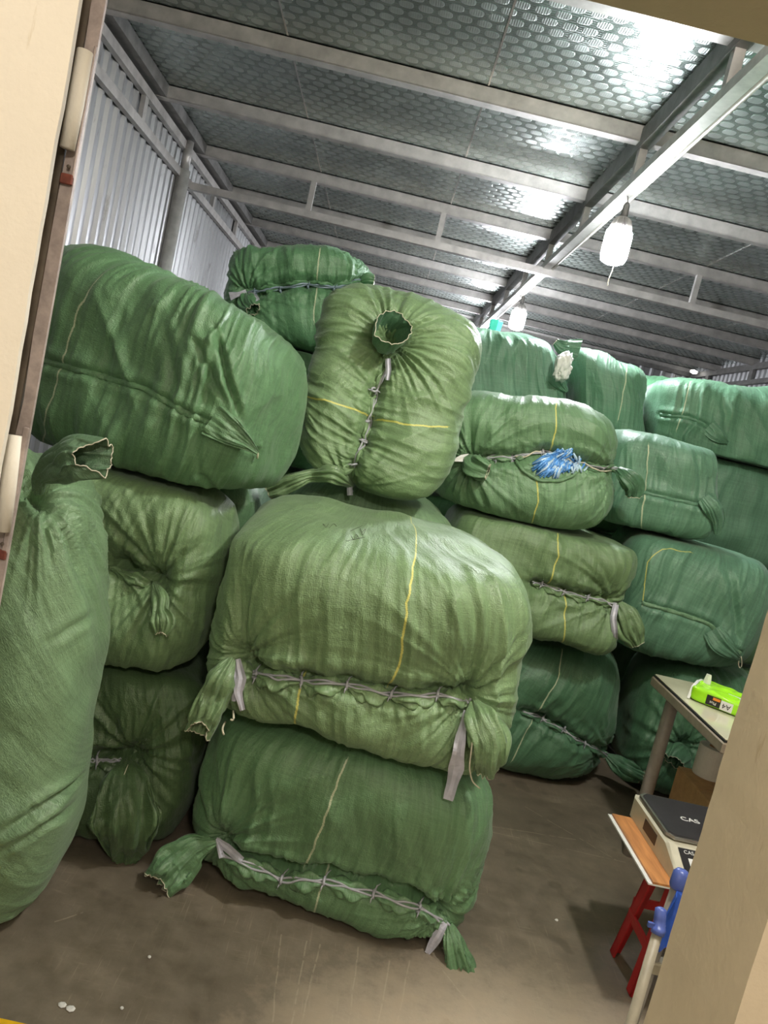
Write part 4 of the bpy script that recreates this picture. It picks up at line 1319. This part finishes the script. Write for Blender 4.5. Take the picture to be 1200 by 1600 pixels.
# A4 paper wrapper on the table
A = atZ(np.array(1074.0), np.array(1092.0), tz)
B = atZ(np.array(1152.0), np.array(1122.0), tz)
ux = nrm((B - A) * np.array([1, 1, 0]))
uy = np.array([-ux[1], ux[0], 0])
W_, D_, H_ = 0.29, 0.20, 0.055
pk = empty('paper_wrapper', tuple(A))
tag(pk, 'lime green paper ream wrapper lying half empty on the table', 'wrapper')
cub, Q = cube_surface(40, 28, 12)
q = cub / ((np.abs(cub) ** 9).sum(1) ** (1 / 9))[:, None]
hgt = H_ * (1 - 0.30 * np.clip((q[:, 0] - 0.2), 0, 1)) + 0.006 * noise(q[:, 0] * 4, q[:, 1] * 4, seed=4)
V = A + ((q[:, 0:1] + 1) / 2) * W_ * ux + ((q[:, 1:2] + 1) / 2) * D_ * uy
V[:, 2] = tz + 0.001 + (q[:, 2] + 1) / 2 * hgt
mk('film', V, Q, M_LIME, pk, smooth=True)


def quad_on(P, X, Y, w_, h_, m, name, parent, t=0.0008):
    X, Y = nrm(np.asarray(X, float)), nrm(np.asarray(Y, float))
    Z = np.cross(X, Y)
    rings = [[tuple(np.asarray(P) + X * a * w_ / 2 + Y * b * h_ / 2 + Z * z) for a, b in ((-1, -1), (1, -1), (1, 1), (-1, 1))] for z in (0, t)]
    return MB().loft(rings).build(name, m, parent)


up = np.array([0, 0, 1.0])
fp = A - uy * 0.0035
quad_on(fp + ux * 0.088 + up * 0.027, ux, up, 0.050, 0.036, M_BLACK, 'logo_patch', pk)
quad_on(fp + ux * 0.098 + up * 0.037 - uy * 0.001, ux, up, 0.026, 0.010, M_ORANGE, 'logo_glow', pk)
quad_on(fp + ux * 0.135 + up * 0.025, ux, up, 0.042, 0.034, M_WHITE, 'size_patch', pk)
flat_text('lettering', 'A4', 0.026, fp + ux * 0.135 + up * 0.025 - uy * 0.0012, -ux, -up, M_BLACK, pk)
flat_text('lettering', 'Plus', 0.015, fp + ux * 0.088 + up * 0.021 - uy * 0.0012, -ux, -up, M_WHITE, pk)
quad_on(A + ux * 0.17 + uy * 0.06 + up * 0.0555, ux, uy, 0.10, 0.03, M_WHITE, 'print_band', pk, 0.0012)
MB().loft([[tuple(A - ux * o_ + uy * a + up * z) for a, z in ((0.004, 0.003), (0.19, 0.003), (0.185, 0.050), (0.10, 0.058), (0.03, 0.046))] for o_ in (-0.006, 0.004)]).build('torn_flap', M_WHITE, pk)
MB().loft([[tuple(A + ux * (0.03 + a) + uy * (0.12 + b) + up * (0.05 + z)) for a, b in ((-w2, 0), (0, -0.004), (w2, 0), (0, 0.004))] for w2, z in ((0.014, 0), (0.013, 0.02), (0.010, 0.038), (0.009, 0.042))]).build('paper_curl', M_WHITE, pk)

# cardboard box under the table, tissue roll on it
bx = atY(np.array(1059.0), np.array(1196.0), np.array(2.95))
bt = float(bx[2])
cb = empty('cardboard_box', (bx[0] + 0.2, 2.8, 0))
tag(cb, 'brown cardboard box under the table carrying the tissue roll', 'box')
MB().box((bx[0], 2.55, 0.002), (bx[0] + 0.42, 2.95, bt - 0.004), 0.004).build('carton', M_CARD, cb)
MB().box((bx[0] + 0.002, 2.552, bt - 0.004), (bx[0] + 0.418, 2.745, bt), 0.001).build('flap', M_CARD, cb)
MB().box((bx[0] + 0.002, 2.755, bt - 0.004), (bx[0] + 0.418, 2.948, bt), 0.001).build('flap', M_CARD, cb)
rc = atZ(np.array(1104.0), np.array(1212.0), bt)
rl = empty('tissue_roll', (rc[0], rc[1], bt))
tag(rl, 'grey white tissue roll standing on the cardboard box under the table', 'tissue roll')
n = 32
rings = []
for r_, z_ in ((0.022, 0.001), (0.056, 0.001), (0.058, 0.004), (0.058, 0.122), (0.056, 0.125), (0.022, 0.125), (0.022, 0.001)):
    rings.append([(rc[0] + r_ * math.cos(2 * math.pi * i / n), rc[1] + r_ * math.sin(2 * math.pi * i / n), bt + z_) for i in range(n)])
MB().loft(rings, False, False).build('paper', M_PAPER, rl, smooth=False)
MB().loft([[(rc[0] + r_ * math.cos(2 * math.pi * i / n), rc[1] + r_ * math.sin(2 * math.pi * i / n), bt + z_) for i in range(n)] for r_, z_ in ((0.0218, 0.002), (0.0218, 0.124), (0.0205, 0.124), (0.0205, 0.002))], False, False).build('core', M_CARD, rl)

# red stool
sz = 0.425
f1 = atZ(np.array(945.0), np.array(1478.0), 0.0)
f2 = atZ(np.array(984.0), np.array(1562.0), 0.0)
st = empty('plastic_stool', (f1[0] + 0.19, (f1[1] + f2[1]) / 2, 0))
tag(st, 'red plastic stool holding the wooden board and scale by the pillar', 'stool')
ya, yb = f1[1] - 0.02, f2[1] + 0.01
xa = f1[0] + 0.01
feet = {'fl': (xa, ya), 'nl': (xa, yb), 'fr': (xa + 0.36, ya), 'nr': (xa + 0.36, yb)}
mx, my = xa + 0.18, (ya + yb) / 2
inset = 0.055


def legpt(key, z):
    fx, fy = feet[key]
    k = z / sz
    return np.array([fx + (inset if fx < mx else -inset) * k, fy + (-0.02 if fy > my else 0.02) * k, z])


for key in feet:
    sxn = 1 if feet[key][0] < mx else -1
    syn = -1 if feet[key][1] > my else 1
    g = MB()
    for (wx, wy) in ((0.045, 0.007), (0.007, 0.045)):
        rings = []
        for z in (0.002, 0.2, sz - 0.03):
            c = legpt(key, z)
            tw = 0.75 + 0.35 * z / sz
            x_a, x_b = sorted((c[0], c[0] + sxn * wx * tw))
            y_a, y_b = sorted((c[1], c[1] + syn * wy * tw))
            rings.append([(x_a, y_a, z), (x_b, y_a, z), (x_b, y_b, z), (x_a, y_b, z)])
        g.loft(rings)
    g.build('leg', M_RED, st)
for a, b, z in (('fl', 'nl', 0.15), ('fr', 'nr', 0.15), ('fl', 'fr', 0.19), ('nl', 'nr', 0.19)):
    pa, pb = legpt(a, z), legpt(b, z)
    ins = np.array([0.004 if a == 'fl' and b == 'nl' else 0.0, 0, 0])
    MB().bar(pa + ins, pb + ins, 0.008, 0.030).build('stretcher', M_RED, st)
s0, s1 = legpt('fl', sz), legpt('nr', sz)
MB().box((s0[0] - 0.01, s1[1] - 0.01, sz - 0.035), (s1[0] + 0.01, s0[1] + 0.01, sz - 0.002), 0.008).build('seat', M_RED, st)

# board and scale
ba = atZ(np.array(957.0), np.array(1270.0), sz + 0.012)
bn = atZ(np.array(1021.0), np.array(1377.0), sz + 0.012)
dy = nrm((bn - ba) * np.array([1, 1, 0]))
dx = np.array([-dy[1], dy[0], 0])
Lb = np.linalg.norm(bn - ba)
bd = empty('board', (ba[0] + 0.2, (ba[1] + bn[1]) / 2, sz))
tag(bd, 'orange veneered board lying on the red stool under the scale', 'board')


def slab(z0, z1, o0, wid, ln, m, name, parent, base=ba, cut=0.0):
    P = []
    b0 = base + dy * o0[1] + dx * o0[0]
    pts = [b0, b0 + dx * wid, b0 + dx * wid + dy * ln, b0 + dy * ln]
    if cut:
        pts = [b0 + dx * cut, b0 + dx * (wid - cut), b0 + dx * wid + dy * cut, b0 + dx * wid + dy * (ln - cut), b0 + dx * (wid - cut) + dy * ln, b0 + dx * cut + dy * ln, b0 + dy * (ln - cut), b0 + dy * cut]
    return MB().loft([[(p_[0], p_[1], z) for p_ in pts] for z in (z0, z1)]).build(name, m, parent)


if dx[0] < 0:
    dx = -dx
slab(sz + 0.004, sz + 0.010, (0, 0), 0.42, Lb, M_WOOD, 'veneer', bd)
slab(sz - 0.001, sz + 0.0038, (-0.012, -0.004), 0.43, Lb + 0.004, M_WHITE, 'white_backing', bd)
scz = sz + 0.0105
sl = empty('weighing_scale', tuple(ba + dx * 0.2 + dy * 0.2))
tag(sl, 'cream digital weighing scale with dark platter on the stool board', 'scale')
ptl = atZ(np.array(997.0), np.array(1236.0), scz + 0.085)
ptn = atZ(np.array(1035.0), np.array(1302.0), scz + 0.085)
pl_len = np.linalg.norm(ptn - ptl)
base = np.array([ptl[0], ptl[1], 0])
g = MB()
bl = pl_len + 0.13
prof = [(-0.01, 0.0), (bl, 0.0), (bl + 0.005, 0.014), (bl - 0.015, 0.026), (pl_len + 0.015, 0.068), (-0.01, 0.068)]
rings = []
for wv, ins in ((-0.006, 0.012), (0.0, 0.0), (0.33, 0.0), (0.336, 0.012)):
    rings.append([tuple(base + dx * wv + dy * (a_ + (ins if a_ < 0.1 else -ins)) + np.array([0, 0, scz + max(h_ - (ins * 0.5 if h_ > 0.03 else 0), 0)])) for a_, h_ in prof])
g.loft(rings).build('body', M_CREAMB, sl)
slab(scz + 0.074, scz + 0.083, (0.0, 0.0), 0.33, pl_len, M_CHROME, 'platter_rim', sl, base, 0.02)
slab(scz + 0.083, scz + 0.0855, (0.008, 0.008), 0.314, pl_len - 0.016, M_PLATTER, 'platter', sl, base, 0.018)
slab(scz + 0.066, scz + 0.0742, (0.05, 0.05), 0.22, pl_len - 0.1, M_BLACK, 'platter_stand', sl, base)
pc = base + dx * 0.118 + dy * (pl_len * 0.52) + np.array([0, 0, scz + 0.0862])
flat_text('lettering', 'CAS', 0.034, pc, dx, -dy, M_WHITE, sl)
# sloping front panel
s_a = base + dy * (pl_len + 0.018) + np.array([0, 0, scz + 0.068])
s_b = base + dy * (bl - 0.018) + np.array([0, 0, scz + 0.028])
sd_ = nrm(s_b - s_a)
sn = nrm(np.cross(dx, -sd_))
sl_len = np.linalg.norm(s_b - s_a)
mid = (s_a + s_b) / 2
quad_on(mid + dx * 0.158 + sn * 0.0008, dx, -sd_, 0.27, sl_len * 0.86, M_SCREEN, 'display_panel', sl)
quad_on(mid + dx * 0.145 + sn * 0.0018, dx, -sd_, 0.11, sl_len * 0.55, M_REDSCR, 'display_window', sl)
flat_text('lettering', 'CAS', 0.017, mid + dx * 0.052 - sd_ * sl_len * 0.30 + sn * 0.002, dx, -sd_, M_WHITE, sl)
quad_on(mid + dx * 0.055 + sd_ * 0.004 + sn * 0.0018, dx, -sd_, 0.022, 0.03, M_WHITE, 'spec_label', sl)
quad_on(mid + dx * 0.058 + sd_ * 0.030 + sn * 0.0018, dx, -sd_, 0.014, 0.014, M_WHITE, 'round_sticker', sl)
quad_on(base - dx * 0.0062 + dy * (pl_len * 0.62) + np.array([0, 0, scz + 0.034]), dy, up, 0.10, 0.034, M_SCREEN, 'side_plate', sl)

# broom and dustpan poles leaning at the pillar
b1a, b1b = place(1029, 1452, 1.42), place(984, 1606, 1.36)
dirp = nrm(b1b - b1a)
foot = b1a + dirp * (b1a[2] - 0.012) / -dirp[2]
bm = empty('broom', (foot[0], foot[1], 0))
tag(bm, 'greyish beige broom handle with blue grip cap leaning by the pillar', 'broom')
MB().tube([foot, (foot + b1a) / 2, b1a], 0.0105, 12).build('handle', M_POLE, bm, smooth=True)
c1 = place(1033, 1418, 1.43)
MB().tube([b1a + dirp * 0.01, b1a - dirp * 0.002, b1a - dirp * 0.004, (b1a + c1) / 2, c1 + (b1a - c1) * 0.08, c1], [0.0135, 0.0150, 0.0125, 0.012, 0.0115, 0.006], 12).build('grip_cap', M_BLUE2, bm, smooth=True)
MB().bar(b1a + np.array([-0.024, 0, 0.006]), b1a + np.array([0.012, 0, 0.006]), 0.006, 0.010).build('hanging_lug', M_BLUE2, bm)
MB().box((foot[0] - 0.09, foot[1] - 0.025, 0.003), (foot[0] + 0.12, foot[1] + 0.025, 0.05), 0.008).build('brush_head', M_BLUE2, bm)

p2a, p2b = place(1058, 1386, 1.50), place(1018, 1506, 1.48)
d2 = nrm(p2b - p2a)
foot2 = p2a + d2 * (p2a[2] - 0.012) / -d2[2]
dp = empty('dustpan', (foot2[0], foot2[1], 0))
tag(dp, 'blue dustpan hooked on a grey pole against the pillar', 'dustpan')
MB().tube([foot2, (foot2 + p2a) / 2, p2a], 0.0125, 12).build('pole', M_POLE2, dp, smooth=True)
MB().tube([p2a + d2 * 0.004, p2a - d2 * 0.004, p2a - d2 * 0.03, p2a - d2 * 0.038], [0.0145, 0.0175, 0.0170, 0.011], 14).build('pole_cap', M_BLUE2, dp, smooth=True)
q1, q2 = place(1056, 1402, 1.46), place(1037, 1490, 1.44)
pan = [(q1, 0.010), (q1 * 0.55 + q2 * 0.45, 0.026), (q2, 0.022)]
rings = []
for c_, w2 in pan:
    rings.append([tuple(c_ + np.array([a_ * w2 + 0.012, b_, 0])) for a_, b_ in ((-1, 0.0), (0, 0.022), (3.2, 0.03), (3.2, 0.034), (0, 0.026), (-1, 0.004))])
MB().loft(rings).build('pan', M_BLUE, dp)
MB().box((p2b[0] - 0.012, p2b[1] - 0.016, p2b[2] - 0.014), (p2b[0] + 0.05, p2b[1] + 0.016, p2b[2] + 0.012), 0.003).build('clip', M_POLE, dp)

# litter on the floor
for (px, py, m_, sz_, lb) in ((97, 1572, M_WHITE, 0.011, 'folded scrap of white paper on the floor by the frame corner'), (110, 1578, M_WHITE, 0.012, 'second scrap of white paper touching the folded one'),
                              (233, 1497, M_WHITE, 0.005, 'tiny white pellet in front of the leaf tailed bale'), (190, 1577, M_WHITE, 0.005, 'tiny white pellet beside the paper scraps'),
                              (869, 1439, M_WHITE, 0.006, 'tiny white pellet on the floor between bale and stool')):
    c = atZ(np.array(float(px)), np.array(float(py)), 0.0)
    g = MB()
    g.loft([[tuple(c + np.array([sz_ * s * math.cos(t + 0.3), 0.8 * sz_ * s * math.sin(t), z + 0.3 * sz_ * max(0, math.cos(t))])) for t in np.linspace(0, 2 * math.pi, 8)[:-1]] for s, z in ((0.9, 0.0015), (1.0, 0.003), (0.6, 0.006))])
    tag(g.build('paper_scrap', m_), lb, 'litter', 'scraps on the floor')
c = atZ(np.array(0.0), np.array(1592.0), 0.0)
c2 = atZ(np.array(36.0), np.array(1600.0), 0.0)
d = nrm(c2 - c)
n2 = np.array([-d[1], d[0], 0])
if n2[1] > 0:
    n2 = -n2
rings = [[tuple(p_ + n2 * a_ + np.array([0, 0, z])) for a_, z in ((0, 0.001), (0.12, 0.001), (0.12, 0.004), (0.002, 0.004))] for p_ in (c - d * 0.3, c2 + d * 0.02)]
tag(MB().loft(rings).build('floor_tape', M_YELLOW), 'yellow tape strip at the bottom corner of the floor', 'tape')

for o in bpy.data.objects:
    if '_o' in o:
        del o['_o']
